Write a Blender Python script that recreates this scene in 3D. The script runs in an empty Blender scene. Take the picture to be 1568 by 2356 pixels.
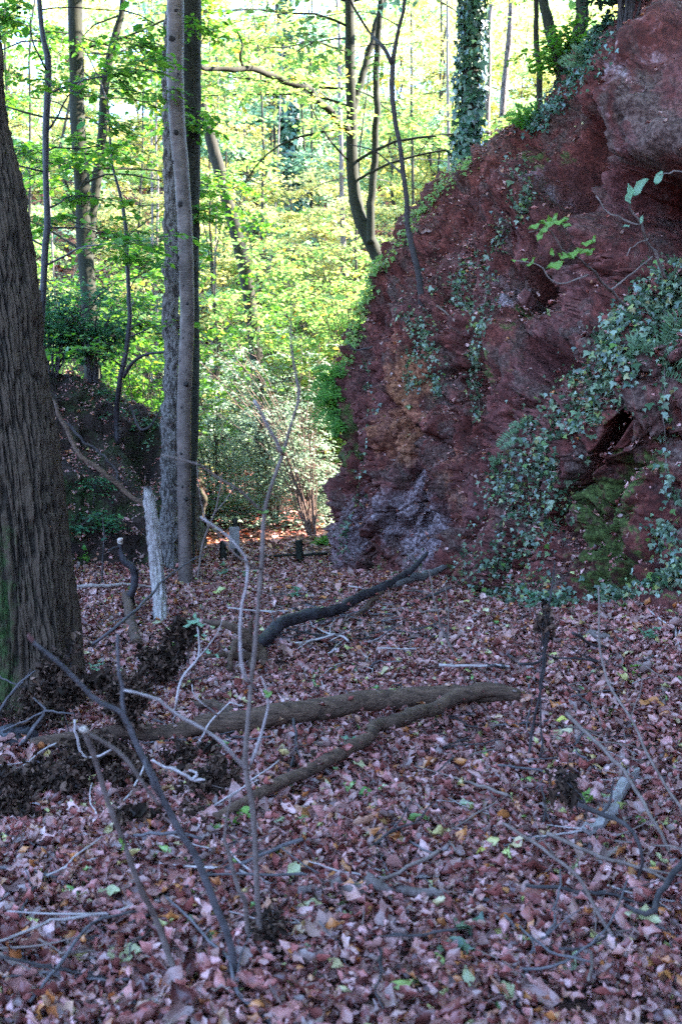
import bpy, math, random
import numpy as np
from mathutils import Vector

SC = bpy.context.scene
random.seed(7)
RNG = np.random.default_rng(11)
R = math.radians

# ------------------------------------------------------------------ camera
F = 2312.0            # focal length in photo units (photo measured at 1568 x 2356)
CX, CY = 784.0, 1178.0
PITCH = R(4.4)
CAMZ = 1.5
cam_d = bpy.data.cameras.new('camera')
cam = bpy.data.objects.new('camera', cam_d)
SC.collection.objects.link(cam)
cam.location = (0, 0, CAMZ)
cam.rotation_euler = (R(90) - PITCH, 0, 0)
cam_d.sensor_fit = 'VERTICAL'
cam_d.sensor_height = 23.6
cam_d.sensor_width = 15.7
cam_d.lens = F / 2356 * 23.6
cam_d.clip_start = 0.05
cam_d.clip_end = 1000
cam_d.dof.use_dof = True
cam_d.dof.focus_distance = 7.5
cam_d.dof.aperture_fstop = 2.6
SC.camera = cam

# ------------------------------------------------------------------ world, sun, exposure
SUN_EL, SUN_AZ = R(36), R(8)       # azimuth measured from +X towards +Y
W = bpy.data.worlds.new("World")
SC.world = W
W.use_nodes = True
wn = W.node_tree.nodes
sky = wn.new('ShaderNodeTexSky')
sky.sky_type = 'NISHITA'
sky.sun_disc = False
sky.sun_elevation = SUN_EL
sky.sun_rotation = R(90) - SUN_AZ
sky.air_density = 1.0
sky.dust_density = 0.3
sky.ozone_density = 5.0
W.node_tree.links.new(sky.outputs[0], wn['Background'].inputs[0])
wn['Background'].inputs[1].default_value = 0.15
sun_d = bpy.data.lights.new('sun', 'SUN')
sun_d.energy = 3.3
sun_d.angle = R(0.5)
sun_d.color = (1.0, 0.93, 0.82)
sun = bpy.data.objects.new('sun', sun_d)
SC.collection.objects.link(sun)
sv = Vector((math.cos(SUN_EL) * math.cos(SUN_AZ), math.cos(SUN_EL) * math.sin(SUN_AZ), math.sin(SUN_EL)))
sun.rotation_euler = sv.to_track_quat('Z', 'Y').to_euler()
sun.location = (20, -5, 20)
SC.view_settings.view_transform = 'Standard'
SC.view_settings.look = 'None'
SC.view_settings.exposure = 4.15
SC.view_settings.gamma = 1.0
SC.cycles.max_bounces = 6
SC.cycles.diffuse_bounces = 4
SC.cycles.glossy_bounces = 2
SC.cycles.transmission_bounces = 3
SC.cycles.use_denoising = False
SC.cycles.sample_clamp_indirect = 0.8

# ------------------------------------------------------------------ small maths
def pt(px, py, Y):
    """World point seen at photo position (px, py) at world depth Y."""
    x = (px - CX) / F
    y = -(py - CY) / F
    dy = math.cos(PITCH) + math.sin(PITCH) * y
    dz = -math.sin(PITCH) + math.cos(PITCH) * y
    t = Y / dy
    return np.array([x * t, Y, CAMZ + dz * t])

def proj(P):
    P = np.asarray(P, float)
    x = P[..., 0]; y = P[..., 1]; z = P[..., 2] - CAMZ
    c, s = math.cos(PITCH), math.sin(PITCH)
    d = y * c - z * s
    u = y * s + z * c
    d = np.where(np.abs(d) < 1e-6, 1e-6, d)
    return CX + F * x / d, CY - F * u / d, d

def _h(ix, iy, iz):
    n = (ix * 374761393 + iy * 668265263 + iz * 2147483647 + 1013904223) & 0xFFFFFFFF
    n = ((n ^ (n >> 13)) * 1274126177) & 0xFFFFFFFF
    n = ((n ^ (n >> 16)) * 2246822519) & 0xFFFFFFFF
    n = n ^ (n >> 15)
    return (n & 0xFFFFFF) / float(0xFFFFFF)

def vnoise(P):
    P = np.asarray(P, float)
    i = np.floor(P).astype(np.int64); f = P - i
    u = f * f * f * (f * (f * 6 - 15) + 10)
    r = 0
    for dx in (0, 1):
        wx = u[..., 0] if dx else 1 - u[..., 0]
        for dy in (0, 1):
            wy = u[..., 1] if dy else 1 - u[..., 1]
            for dz in (0, 1):
                wz = u[..., 2] if dz else 1 - u[..., 2]
                r = r + wx * wy * wz * _h(i[..., 0] + dx, i[..., 1] + dy, i[..., 2] + dz)
    return r * 2 - 1

def fbm(P, octaves=4, gain=0.5):
    P = np.asarray(P, float); a = 1; r = 0; n = 0
    for k in range(octaves):
        r = r + a * vnoise(P * 2 ** k + 17.3 * k); n += a; a *= gain
    return r / n * 1.6

def worley(P):
    P = np.asarray(P, float)
    i = np.floor(P).astype(np.int64)
    d1 = np.full(P.shape[:-1], 9.0); d2 = d1.copy(); idv = d1.copy()
    for dx in (-1, 0, 1):
        for dy in (-1, 0, 1):
            for dz in (-1, 0, 1):
                c = i + np.array([dx, dy, dz])
                q = np.stack([c[..., 0] + _h(c[..., 0], c[..., 1], c[..., 2]),
                              c[..., 1] + _h(c[..., 0] + 91, c[..., 1] + 7, c[..., 2]),
                              c[..., 2] + _h(c[..., 0], c[..., 1] + 53, c[..., 2] + 29)], -1)
                d = np.sqrt(((P - q) ** 2).sum(-1))
                v = _h(c[..., 0] + 5, c[..., 1] + 5, c[..., 2] + 5)
                m = d < d1
                d2 = np.where(m, d1, np.minimum(d2, d))
                idv = np.where(m, v, idv)
                d1 = np.where(m, d, d1)
    return d1, d2, idv

def facets(P, seed=0):
    """broken planes: every cell of the rock gets its own tilt"""
    P = np.asarray(P, float) + seed * 13.7
    i = np.floor(P).astype(np.int64); best = np.full(P.shape[:-1], 9.0); out = np.zeros(P.shape[:-1])
    for dx in (-1, 0, 1):
        for dy in (-1, 0, 1):
            for dz in (-1, 0, 1):
                c = i + np.array([dx, dy, dz]); x, y, z = c[..., 0], c[..., 1], c[..., 2]
                v = P - np.stack([x + _h(x, y, z), y + _h(x + 91, y + 7, z), z + _h(x, y + 53, z + 29)], -1)
                dd = (v ** 2).sum(-1)
                val = v[..., 0] * (_h(x + 3, y, z) - .5) + v[..., 1] * (_h(x, y + 3, z) - .5) + v[..., 2] * (_h(x, y, z + 3) - .35) + .35 * (_h(x + 7, y + 7, z) - .5)
                m = dd < best; best = np.where(m, dd, best); out = np.where(m, val, out)
    return out

def sstep(a, b, x):
    t = np.clip((np.asarray(x, float) - a) / (b - a), 0, 1)
    return t * t * (3 - 2 * t)

def crom(P, t):
    """Catmull-Rom along axis 0 of P at parameters t (0..n-1)."""
    P = np.asarray(P, float); n = len(P)
    t = np.clip(np.asarray(t, float), 0, n - 1 - 1e-9)
    i = t.astype(int); f = (t - i).reshape((-1,) + (1,) * (P.ndim - 1))
    p0 = P[np.maximum(i - 1, 0)]; p1 = P[i]; p2 = P[np.minimum(i + 1, n - 1)]; p3 = P[np.minimum(i + 2, n - 1)]
    return 0.5 * (2 * p1 + (p2 - p0) * f + (2 * p0 - 5 * p1 + 4 * p2 - p3) * f ** 2 + (3 * p1 - p0 - 3 * p2 + p3) * f ** 3)

# ------------------------------------------------------------------ ground height
FOOT = np.array([(-8, 3.6, .65), (2, 3.2, .65), (4.7, 2.75, .6), (6.0, 2.03, .49), (6.4, 1.84, .37), (6.9, 1.6, .27),
                 (7.7, 1.29, .22), (9.2, 1.0, .17), (9.9, .67, .09), (10.3, .29, .02), (10.8, -.07, -.08), (12.5, .5, -.05), (15, 3, 0.)])
def gz(x, y):
    x = np.asarray(x, float); y = np.asarray(y, float)
    xf = np.interp(y, FOOT[:, 0], FOOT[:, 1]); zf = np.interp(y, FOOT[:, 0], FOOT[:, 2])
    z = zf * sstep(xf - 2.3, xf + 0.2, x) * (1 - sstep(11, 14, y))
    z = z + 0.12 * sstep(-1.2, -2.6, x) * (1 - sstep(10, 13, y))
    z = z + 0.06 * fbm(np.stack([x * .55, y * .55, x * 0], -1), 3) + 0.02 * vnoise(np.stack([x * 2.3, y * 2.3, x * 0 + 4], -1))
    z = z + 0.2 * np.maximum(-2.5 - y, 0) + 0.3 * np.maximum(-x - 7, 0) * (1 - sstep(11, 15, y))  # unseen rises behind the camera and far left, added to hold back sky light
    far = 0.12 * np.maximum(y - 18, 0) + 0.36 * np.maximum(y - 27, 0)
    far = far - 0.40 * np.maximum(y - 55, 0)
    far = far + 0.05 * np.clip(y - 18, 0, 40) * vnoise(np.stack([x * .08, y * .08, x * 0 + 9], -1))
    z = z + far
    return z

def G(px, py, dz=0.0):
    """Ground point seen at photo position."""
    lo, hi = 0.5, 120.0
    Ys = np.concatenate([np.linspace(1.2, 16, 400), np.linspace(16.1, 120, 700)])
    x = (px - CX) / F; y = -(py - CY) / F
    dy = math.cos(PITCH) + math.sin(PITCH) * y
    dzz = -math.sin(PITCH) + math.cos(PITCH) * y
    X = x * Ys / dy; Z = CAMZ + dzz * Ys / dy
    below = Z < gz(X, Ys)
    k = int(np.argmax(below)) if below.any() else len(Ys) - 1
    return np.array([X[k], Ys[k], float(gz(X[k], Ys[k])) + dz])

# ------------------------------------------------------------------ objects
COL = SC.collection
def link(name, verts, faces_list, mats, parent=None, smooth=True, origin=None, midx=None):
    """faces_list: list of int arrays (n,k)."""
    verts = np.asarray(verts, np.float32).copy()
    if parent is not None:
        verts -= np.array(parent.matrix_world.translation if False else parent['_o'], np.float32)
    elif origin is not None:
        verts -= np.array(origin, np.float32)
    me = bpy.data.meshes.new(name)
    me.vertices.add(len(verts))
    me.vertices.foreach_set('co', verts.ravel())
    faces_list = [np.asarray(f, np.int32) for f in faces_list if len(f)]
    nl = sum(f.size for f in faces_list); nf = sum(len(f) for f in faces_list)
    me.loops.add(nl); me.polygons.add(nf)
    me.loops.foreach_set('vertex_index', np.concatenate([f.ravel() for f in faces_list]))
    st = []; s = 0
    for f in faces_list:
        st.append(s + np.arange(len(f)) * f.shape[1]); s += f.size
    me.polygons.foreach_set('loop_start', np.concatenate(st).astype(np.int32))
    me.polygons.foreach_set('use_smooth', np.full(nf, smooth))
    if not isinstance(mats, (list, tuple)): mats = [mats]
    for m in mats: me.materials.append(m)
    if midx is not None: me.polygons.foreach_set('material_index', np.asarray(midx, np.int32))
    me.update(calc_edges=True)
    me.validate()
    o = bpy.data.objects.new(name, me)
    COL.objects.link(o)
    if parent is not None:
        o.parent = parent
    elif origin is not None:
        o.location = origin
        o['_o'] = [float(v) for v in origin]
    return o

def thing(name, label, cat, loc, group=None):
    o = bpy.data.objects.new(name, None)
    o.empty_display_size = 0.1
    COL.objects.link(o)
    o.location = [float(v) for v in loc]
    o['_o'] = [float(v) for v in loc]
    return tag(o, label, cat, group)

def tag(o, label=None, cat=None, group=None, kind=None):
    if label: o['label'] = label
    if cat: o['category'] = cat
    if group: o['group'] = group
    if kind: o['kind'] = kind
    return o

def dup(root, loc, rz=0, scale=1.0, label=None):
    r = root.copy(); COL.objects.link(r); r.location = loc; r.rotation_euler = (0, 0, rz); r.scale = (scale,) * 3
    if label: r['label'] = label
    for ch in list(root.children):
        c = ch.copy(); COL.objects.link(c); c.parent = r
        for g in list(ch.children):
            d = g.copy(); COL.objects.link(d); d.parent = c
    return r

class Geo:
    """collects pieces of one mesh"""
    def __init__(s): s.v = []; s.q = []; s.t = []; s.n = 0
    def add(s, v, q=None, t=None):
        v = np.asarray(v, float).reshape(-1, 3)
        if q is not None and len(q): s.q.append(np.asarray(q) + s.n)
        if t is not None and len(t): s.t.append(np.asarray(t) + s.n)
        s.v.append(v); s.n += len(v)
    def build(s, name, mat, parent=None, smooth=True, origin=None):
        if not s.v: return None
        fl = []
        if s.q: fl.append(np.concatenate(s.q))
        if s.t: fl.append(np.concatenate(s.t))
        return link(name, np.concatenate(s.v), fl, mat, parent, smooth, origin)

def frames(P):
    P = np.asarray(P, float)
    T = np.gradient(P, axis=0)
    T /= np.linalg.norm(T, axis=1)[:, None] + 1e-12
    a = np.array([0, 0, 1.0]) if abs(T[0][2]) < 0.8 else np.array([0, 1.0, 0])
    N = np.zeros_like(P)
    n = np.cross(T[0], a); n /= np.linalg.norm(n)
    for i in range(len(P)):
        n = n - T[i] * n.dot(T[i]); n /= np.linalg.norm(n) + 1e-12
        N[i] = n
    return T, N, np.cross(T, N)

def tube(g, P, r, sides=6, disp=None, cap=True):
    P = np.asarray(P, float); n = len(P)
    r = np.interp(np.linspace(0, 1, n), np.linspace(0, 1, len(np.atleast_1d(r))), np.atleast_1d(r)) if np.size(r) != n else np.asarray(r, float)
    T, N, B = frames(P)
    a = np.arange(sides) / sides * 2 * math.pi
    D = N[:, None, :] * np.cos(a)[None, :, None] + B[:, None, :] * np.sin(a)[None, :, None]
    V = P[:, None, :] + D * r[:, None, None]
    if disp is not None:
        V = V + D * disp(V, a[None, :] + 0 * r[:, None], np.linspace(0, 1, n)[:, None] + 0 * a[None, :])[..., None]
    i = np.arange(n - 1)[:, None] * sides; j = np.arange(sides)[None, :]; k = (j + 1) % sides
    q = np.stack([i + j, i + k, i + sides + k, i + sides + j], -1).reshape(-1, 4)
    V = V.reshape(-1, 3)
    t = []
    if cap:
        c0 = len(V); V = np.concatenate([V, [P[0], P[-1]]])
        for m in range(sides):
            t.append((c0, (m + 1) % sides, m)); t.append((c0 + 1, (n - 1) * sides + m, (n - 1) * sides + (m + 1) % sides))
    g.add(V, q, t)
    return g

def smooth_path(pts, n, wig=0.0, seed=0):
    pts = np.asarray(pts, float)
    seg = np.r_[0, np.cumsum(np.linalg.norm(np.diff(pts, axis=0), axis=1))]
    s = np.linspace(0, seg[-1], n)
    t = np.interp(s, seg, np.arange(len(pts)))
    P = crom(pts, t)
    if wig:
        q = np.stack([s * 6 / max(seg[-1], .01) * 2 + seed, s * 0 + seed * 3.1, s * 0], -1)
        env = np.sin(np.linspace(0, math.pi, n)) ** .5
        P = P + wig * np.stack([fbm(q, 3), fbm(q + 31, 3), fbm(q + 77, 3)], -1) * env[:, None]
    return P

def rough(amp, sc, stretch=1.0):
    def f(V, a, t):
        return amp * fbm(V * np.array([sc, sc, sc / stretch]), 3)
    return f

# ------------------------------------------------------------------ materials
class M:
    def __init__(s, name):
        s.m = bpy.data.materials.new(name); s.m.use_nodes = True
        s.nt = s.m.node_tree; s.N = s.nt.nodes; s.L = s.nt.links
        s.b = s.N['Principled BSDF']; s.out = s.N['Material Output']
        s.b.inputs['Specular IOR Level'].default_value = 0.3
    def new(s, t, **k):
        n = s.N.new(t)
        for a, v in k.items(): setattr(n, a, v)
        return n
    def ln(s, a, b): s.L.new(a, b)
    def coord(s, scale=(1, 1, 1)):
        if not hasattr(s, 'tc'): s.tc = s.new('ShaderNodeTexCoord')
        mp = s.new('ShaderNodeMapping'); mp.inputs['Scale'].default_value = scale
        s.ln(s.tc.outputs['Object'], mp.inputs[0]); return mp.outputs[0]
    def noise(s, sc, detail=5, rough=.6, scale=(1, 1, 1), dist=0):
        n = s.new('ShaderNodeTexNoise'); n.inputs['Scale'].default_value = sc; n.inputs['Detail'].default_value = detail
        n.inputs['Roughness'].default_value = rough; n.inputs['Distortion'].default_value = dist
        s.ln(s.coord(scale), n.inputs['Vector']); return n.outputs['Fac']
    def ramp(s, fac, stops, interp='LINEAR'):
        r = s.new('ShaderNodeValToRGB'); cr = r.color_ramp; cr.interpolation = interp
        while len(cr.elements) < len(stops): cr.elements.new(0.5)
        for e, (p, c) in zip(cr.elements, stops):
            e.position = p; e.color = (c[0], c[1], c[2], 1) if hasattr(c, '__len__') else (c, c, c, 1)
        s.ln(fac, r.inputs[0]); return r.outputs[0]
    def mix(s, fac, a, b, mode='MIX'):
        n = s.new('ShaderNodeMix', data_type='RGBA', blend_type=mode)
        for sock, v in ((n.inputs[0], fac), (n.inputs[6], a), (n.inputs[7], b)):
            if hasattr(v, 'is_linked') or isinstance(v, bpy.types.NodeSocket): s.ln(v, sock)
            elif hasattr(v, '__len__'): sock.default_value = (v[0], v[1], v[2], 1)
            else: sock.default_value = v
        return n.outputs[2]
    def math(s, op, a, b=0.5, c=None):
        n = s.new('ShaderNodeMath', operation=op)
        for sock, v in zip(n.inputs, (a, b, c)):
            if v is None: continue
            if isinstance(v, bpy.types.NodeSocket): s.ln(v, sock)
            else: sock.default_value = v
        return n.outputs[0]
    def bump(s, h, strength=.5, dist=.02):
        n = s.new('ShaderNodeBump'); n.inputs['Strength'].default_value = strength; n.inputs['Distance'].default_value = dist
        s.ln(h, n.inputs['Height']); s.ln(n.outputs[0], s.b.inputs['Normal']); return n
    def base(s, c, rough=.85):
        if isinstance(c, bpy.types.NodeSocket): s.ln(c, s.b.inputs['Base Color'])
        else: s.b.inputs['Base Color'].default_value = (*c, 1)
        s.b.inputs['Roughness'].default_value = rough
        return s
    def island(s):
        return s.new('ShaderNodeNewGeometry').outputs['Random Per Island']
    def attr(s, name):
        return s.new('ShaderNodeAttribute', attribute_name=name)

def leaf_mat(name, stops, trans=.45, rough=.5, tmul=1.6, spec=.35, var=.35):
    m = M(name)
    c = m.ramp(m.island(), stops)
    n = m.noise(60, 2)
    c = m.mix(m.math('MULTIPLY', n, var), c, (0.01, 0.008, 0.004), 'MIX')
    m.base(c, rough); m.b.inputs['Specular IOR Level'].default_value = spec
    if trans > 0:
        tr = m.new('ShaderNodeBsdfTranslucent')
        hs = m.new('ShaderNodeHueSaturation'); hs.inputs['Value'].default_value = tmul; hs.inputs['Saturation'].default_value = 1.1
        m.ln(c, hs.inputs['Color']); m.ln(hs.outputs[0], tr.inputs[0])
        mx = m.new('ShaderNodeMixShader'); mx.inputs[0].default_value = trans
        m.ln(m.b.outputs[0], mx.inputs[1]); m.ln(tr.outputs[0], mx.inputs[2]); m.ln(mx.outputs[0], m.out.inputs[0])
    return m.m

def bark_mat(name, a, b, stretch=6., sc=14., moss=None, bumpd=.01, rough=.9, extra=None, bstr=.7, ridge=False, sharp=False, aniso=None):
    m = M(name)
    n = m.noise(sc, 6, .65, aniso or (1, 1, 1 / stretch), .4)
    n2 = m.noise(3.0, 4, .6)
    c = m.ramp(n, [(.44, a), (.54, b), (.8, tuple(v * .7 for v in b))] if sharp else [(.3, a), (.7, b)])
    c = m.mix(m.math('MULTIPLY', n2, .5), c, tuple(v * .55 for v in a))
    if ridge:
        rg = m.attr('ridge').outputs['Fac']
        c = m.mix(m.ramp(rg, [(.15, .6), (.5, 0)]), c, tuple(v * .35 for v in a))  # furrows tinted darker: partly bark tone, partly painted-in shade
        c = m.mix(m.ramp(rg, [(.6, 0), (1, .5)]), c, tuple(v * 1.25 for v in b))
    if extra:
        e = m.ramp(m.noise(extra[1], 4, .6, (1, 1, extra[2])), [(.5, 0), (.62, 1)])
        c = m.mix(e, c, extra[0])
    if moss:
        mm = m.attr('moss').outputs['Fac']
        mask = m.ramp(m.math('ADD', mm, m.math('MULTIPLY', m.math('SUBTRACT', m.noise(7, 6, .75), .5), 2.4)), [(.5, 0), (.95, .85)])
        mc = m.ramp(m.noise(40, 3), [(.3, moss), (.7, tuple(v * 2.2 for v in moss))])
        c = m.mix(mask, c, mc)
    m.base(c, rough)
    m.bump(m.math('ADD', n, m.math('MULTIPLY', m.noise(60, 4, .6, (1, 1, .4)), .35)), bstr, bumpd)
    return m.m

MAT = {}
# autumn leaf litter, one colour per leaf
def litter_material():
    m = M('fallen_leaves')
    isl = m.island()
    c = m.ramp(isl, [(0, (.05, .011, .010)), (.16, (.15, .036, .028)), (.34, (.40, .105, .085)), (.52, (.14, .028, .020)), (.72, (.50, .155, .13)),
                     (.87, (.68, .34, .31)), (.905, (.34, .10, .04)), (.94, (.56, .19, .05)), (.962, (.36, .085, .02)), (.972, (.52, .38, .14)), (.988, (.42, .42, .12)), (.995, (.12, .22, .05))])
    n = m.noise(35, 4, .6)
    c = m.mix(m.ramp(n, [(.45, 0), (.75, .55)]), c, (.09, .035, .02))
    geo = m.new('ShaderNodeNewGeometry')
    back = m.mix(geo.outputs['Backfacing'], c, m.mix(.35, c, (.46, .30, .25)))
    m.base(back, .42); m.b.inputs['Specular IOR Level'].default_value = .6
    m.bump(m.noise(90, 3, .6), .5, .004)
    tr = m.new('ShaderNodeBsdfTranslucent'); m.ln(back, tr.inputs[0])
    mx = m.new('ShaderNodeMixShader'); mx.inputs[0].default_value = .05
    m.ln(m.b.outputs[0], mx.inputs[1]); m.ln(tr.outputs[0], mx.inputs[2]); m.ln(mx.outputs[0], m.out.inputs[0])
    return m.m
MAT['litter'] = litter_material()

def soil_material():
    m = M('soil')
    n = m.noise(7, 8, .7); v = m.new('ShaderNodeTexVoronoi'); v.inputs['Scale'].default_value = 22
    m.ln(m.coord(), v.inputs['Vector'])
    c = m.ramp(n, [(.3, (.02, .009, .006)), (.55, (.06, .024, .016)), (.75, (.14, .065, .05))])
    c2 = m.mix(.5, c, m.ramp(m.math('FRACT', m.math('MULTIPLY', v.outputs['Distance'], 3.7)), [(0, (.03, .01, .008)), (1, (.16, .07, .05))]))
    m.base(c2, .95)
    m.bump(m.math('ADD', n, v.outputs['Distance']), 1.0, .05)
    return m.m
MAT['soil'] = soil_material()

def rock_material(name, left=False):
    m = M(name)
    big = m.noise(.9, 5, .6, dist=.4)
    mid = m.noise(5, 7, .7, dist=.3)
    fine = m.noise(34, 6, .7)
    strat = m.noise(6, 5, .6, (1.4, 1.4, .6), .6)
    if left:
        c = m.ramp(mid, [(.3, (.012, .007, .005)), (.55, (.04, .022, .016)), (.75, (.09, .05, .038))])
    else:
        c = m.ramp(mid, [(.28, (.022, .005, .004)), (.5, (.12, .026, .019)), (.68, (.29, .080, .064))])
        c = m.mix(m.ramp(big, [(.45, 0), (.62, .6)]), c, m.ramp(strat, [(.35, (.08, .02, .018)), (.65, (.28, .11, .105))]))
        c = m.mix(m.ramp(m.noise(1.7, 6, .7, (1, 1, .8), 1.2), [(.5, 0), (.6, .75)]), c, m.ramp(fine, [(.35, (.045, .024, .018)), (.65, (.17, .11, .09))]))
        at = m.attr('tint')
        sep = m.new('ShaderNodeSeparateColor'); m.ln(at.outputs['Color'], sep.inputs[0])
        def mask(sock, lo=.4, hi=.62, nz=None):
            nz = nz or mid
            return m.ramp(m.math('ADD', sock, m.math('MULTIPLY', m.math('SUBTRACT', nz, .5), 2.6)), [(lo, 0), (hi, 1)])
        c = m.mix(m.math('MULTIPLY', mask(sep.outputs[0], .45, .95), .75), c, m.ramp(fine, [(.35, (.12, .075, .085)), (.65, (.46, .35, .37))]))
        c = m.mix(m.math('MULTIPLY', mask(sep.outputs[1], .4, .9), .55), c, m.ramp(fine, [(.3, (.30, .09, .035)), (.7, (.55, .24, .12))]))
    # moss
    if left:
        mk = m.ramp(m.noise(1.6, 5, .7), [(.47, 0), (.58, .9)])
    else:
        mk = mask(sep.outputs[2], .42, .6)
    c = m.mix(mk, c, m.ramp(fine, [(.3, (.035, .055, .008) if not left else (.007, .014, .003)), (.7, (.10, .12, .03) if not left else (.035, .055, .012))]))
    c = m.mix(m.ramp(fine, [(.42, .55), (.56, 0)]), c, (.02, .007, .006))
    m.base(c, .92)
    vo = m.new('ShaderNodeTexVoronoi'); vo.inputs['Scale'].default_value = 16; m.ln(m.coord((1, 1, 1.4)), vo.inputs['Vector'])
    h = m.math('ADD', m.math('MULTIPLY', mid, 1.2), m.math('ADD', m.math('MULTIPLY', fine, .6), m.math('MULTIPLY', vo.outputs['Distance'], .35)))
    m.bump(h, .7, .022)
    return m.m
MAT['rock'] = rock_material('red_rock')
MAT['bank'] = rock_material('mossy_earth', True)

MAT['bark_big'] = bark_mat('furrowed_bark', (.022, .012, .007), (.085, .050, .031), 5, 26, moss=(.016, .036, .006), bumpd=.02, bstr=1., ridge=True)
MAT['bark_pale'] = bark_mat('pale_scaly_bark', (.05, .036, .030), (.25, .20, .18), 3.5, 38, bumpd=.03, bstr=1., sharp=True)
MAT['bark_smooth'] = bark_mat('smooth_bark', (.055, .034, .026), (.20, .13, .105), .8, 9, bumpd=.004, bstr=.6, rough=.6)
MAT['bark_dark'] = bark_mat('dark_bark', (.014, .012, .009), (.055, .048, .032), 4, 22, bumpd=.01)
MAT['bark_green'] = bark_mat('greenish_bark', (.012, .012, .008), (.042, .042, .026), 4, 18, bumpd=.008)
MAT['bark_mid'] = bark_mat('grey_brown_bark', (.09, .07, .065), (.26, .21, .19), 3, 22, bumpd=.008)
MAT['dead_pale'] = bark_mat('bleached_wood', (.20, .14, .12), (.62, .50, .45), 8, 34, bumpd=.02, bstr=1.)
MAT['log'] = bark_mat('log_bark', (.03, .014, .008), (.20, .105, .066), 1, 46, bumpd=.014, bstr=1., aniso=(.16, 1, 1))
MAT['wet_branch'] = bark_mat('dark_wet_branch', (.010, .007, .008), (.06, .042, .045), 1, 24, bumpd=.008, rough=.55)
MAT['twig'] = bark_mat('twig_bark', (.10, .06, .045), (.28, .19, .16), 1, 20, bumpd=.003)
MAT['twig_pale'] = bark_mat('pale_twig_bark', (.28, .19, .17), (.58, .45, .42), 1, 20, bumpd=.003)
MAT['twig_blue'] = bark_mat('slate_twig_bark', (.05, .038, .036), (.18, .14, .14), 1, 20, bumpd=.003)
MAT['twig_dark'] = bark_mat('dark_twig_bark', (.025, .018, .018), (.09, .065, .06), 1, 20, bumpd=.003)
MAT['weathered'] = bark_mat('weathered_wood', (.08, .052, .042), (.24, .17, .15), 1, 30, bumpd=.008)
MAT['slab'] = bark_mat('pale_bark_underside', (.20, .15, .135), (.44, .36, .33), 1, 14, bumpd=.005)
MAT['stone'] = bark_mat('pale_stone', (.30, .27, .28), (.60, .56, .58), 1, 12, bumpd=.004)
MAT['redstone'] = bark_mat('red_stone', (.10, .03, .025), (.28, .12, .10), 1, 9, bumpd=.01)
MAT['knot'] = bark_mat('knot_bark', (.012, .009, .008), (.05, .035, .03), 1, 40, bumpd=.006)
MAT['broken'] = bark_mat('fresh_broken_wood', (.38, .26, .20), (.66, .50, .42), 4, 30, bumpd=.004)

YG = [(0, (.20, .33, .08)), (.35, (.28, .42, .12)), (.62, (.18, .33, .10)), (.82, (.38, .44, .14)), (.95, (.46, .40, .10)), (1, (.34, .18, .05))]
GR = [(0, (.06, .17, .03)), (.4, (.12, .27, .04)), (.7, (.20, .35, .05)), (.9, (.08, .20, .07)), (1, (.36, .38, .06))]
YE = [(0, (.38, .42, .13)), (.4, (.50, .44, .14)), (.7, (.30, .40, .12)), (.9, (.52, .36, .09)), (1, (.30, .36, .09))]
BG = [(0, (.13, .24, .15)), (.5, (.22, .36, .21)), (.8, (.32, .44, .28)), (1, (.34, .42, .18))]
MAT['leaf_yg'] = leaf_mat('yellow_green_leaves', YG)
MAT['leaf_gr'] = leaf_mat('green_leaves', GR)
MAT['leaf_ye'] = leaf_mat('yellow_leaves', YE)
MAT['leaf_bg'] = leaf_mat('pale_green_leaves', BG)
MAT['leaf_pale'] = leaf_mat('pale_grey_green_leaves', [(0, (.15, .22, .14)), (.5, (.24, .32, .22)), (1, (.34, .40, .29))])
MAT['leaf_far_ye'] = leaf_mat('far_yellow_leaves', [(0, (.46, .48, .20)), (.4, (.58, .50, .20)), (.7, (.38, .47, .20)), (.9, (.60, .44, .16)), (1, (.38, .44, .16))], trans=.5)  # paler than the nearer yellow leaves: distance haze put into the colour
MAT['leaf_far_yg'] = leaf_mat('far_yellow_green_leaves', [(0, (.30, .42, .16)), (.35, (.38, .50, .20)), (.62, (.27, .42, .18)), (.82, (.46, .50, .20)), (1, (.48, .42, .14))], trans=.5)  # yellow-green made paler too, painting in the haze of distance
MAT['leaf_teal'] = leaf_mat('shaded_green_leaves', [(0, (.03, .10, .055)), (.5, (.06, .16, .07)), (1, (.09, .22, .05))], trans=.35)  # darker, bluer copy of the green leaves with shade put into the colour
MAT['ivy'] = leaf_mat('ivy_leaves', [(0, (.025, .05, .022)), (.3, (.05, .095, .045)), (.6, (.12, .155, .08)), (.82, (.26, .31, .20)), (.90, (.10, .19, .03)), (.95, (.32, .33, .10)), (1, (.20, .09, .06))], trans=.1, rough=.34, spec=.55, tmul=1.)
MAT['ivy_dark'] = leaf_mat('dark_ivy_leaves', [(0, (.02, .06, .035)), (.5, (.04, .11, .06)), (1, (.08, .17, .09))], trans=.15, rough=.3, spec=.6, tmul=1.)
MAT['fern'] = leaf_mat('fern_fronds', [(0, (.07, .13, .06)), (1, (.20, .28, .14))], trans=.3, rough=.5)
MAT['fern_bright'] = leaf_mat('bright_fern_fronds', [(0, (.05, .17, .02)), (1, (.15, .33, .05))], trans=.4, rough=.5)
MAT['withered'] = leaf_mat('withered_leaves', [(0, (.018, .010, .007)), (.5, (.055, .027, .018)), (.85, (.12, .06, .04)), (1, (.24, .13, .09))], trans=0, rough=.8, spec=.15)
MAT['grass'] = leaf_mat('herb_leaves', [(0, (.08, .20, .03)), (1, (.26, .38, .08))], trans=.3)

# ------------------------------------------------------------------ leaf templates
def leaf_flat():      # 4 vertices, folded diamond
    v = np.array([(0, 0, 0), (.42, .30, .07), (1, 0, -.03), (.42, -.30, .07)], float)
    return v, None, np.array([(0, 2, 1), (0, 3, 2)])

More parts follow.
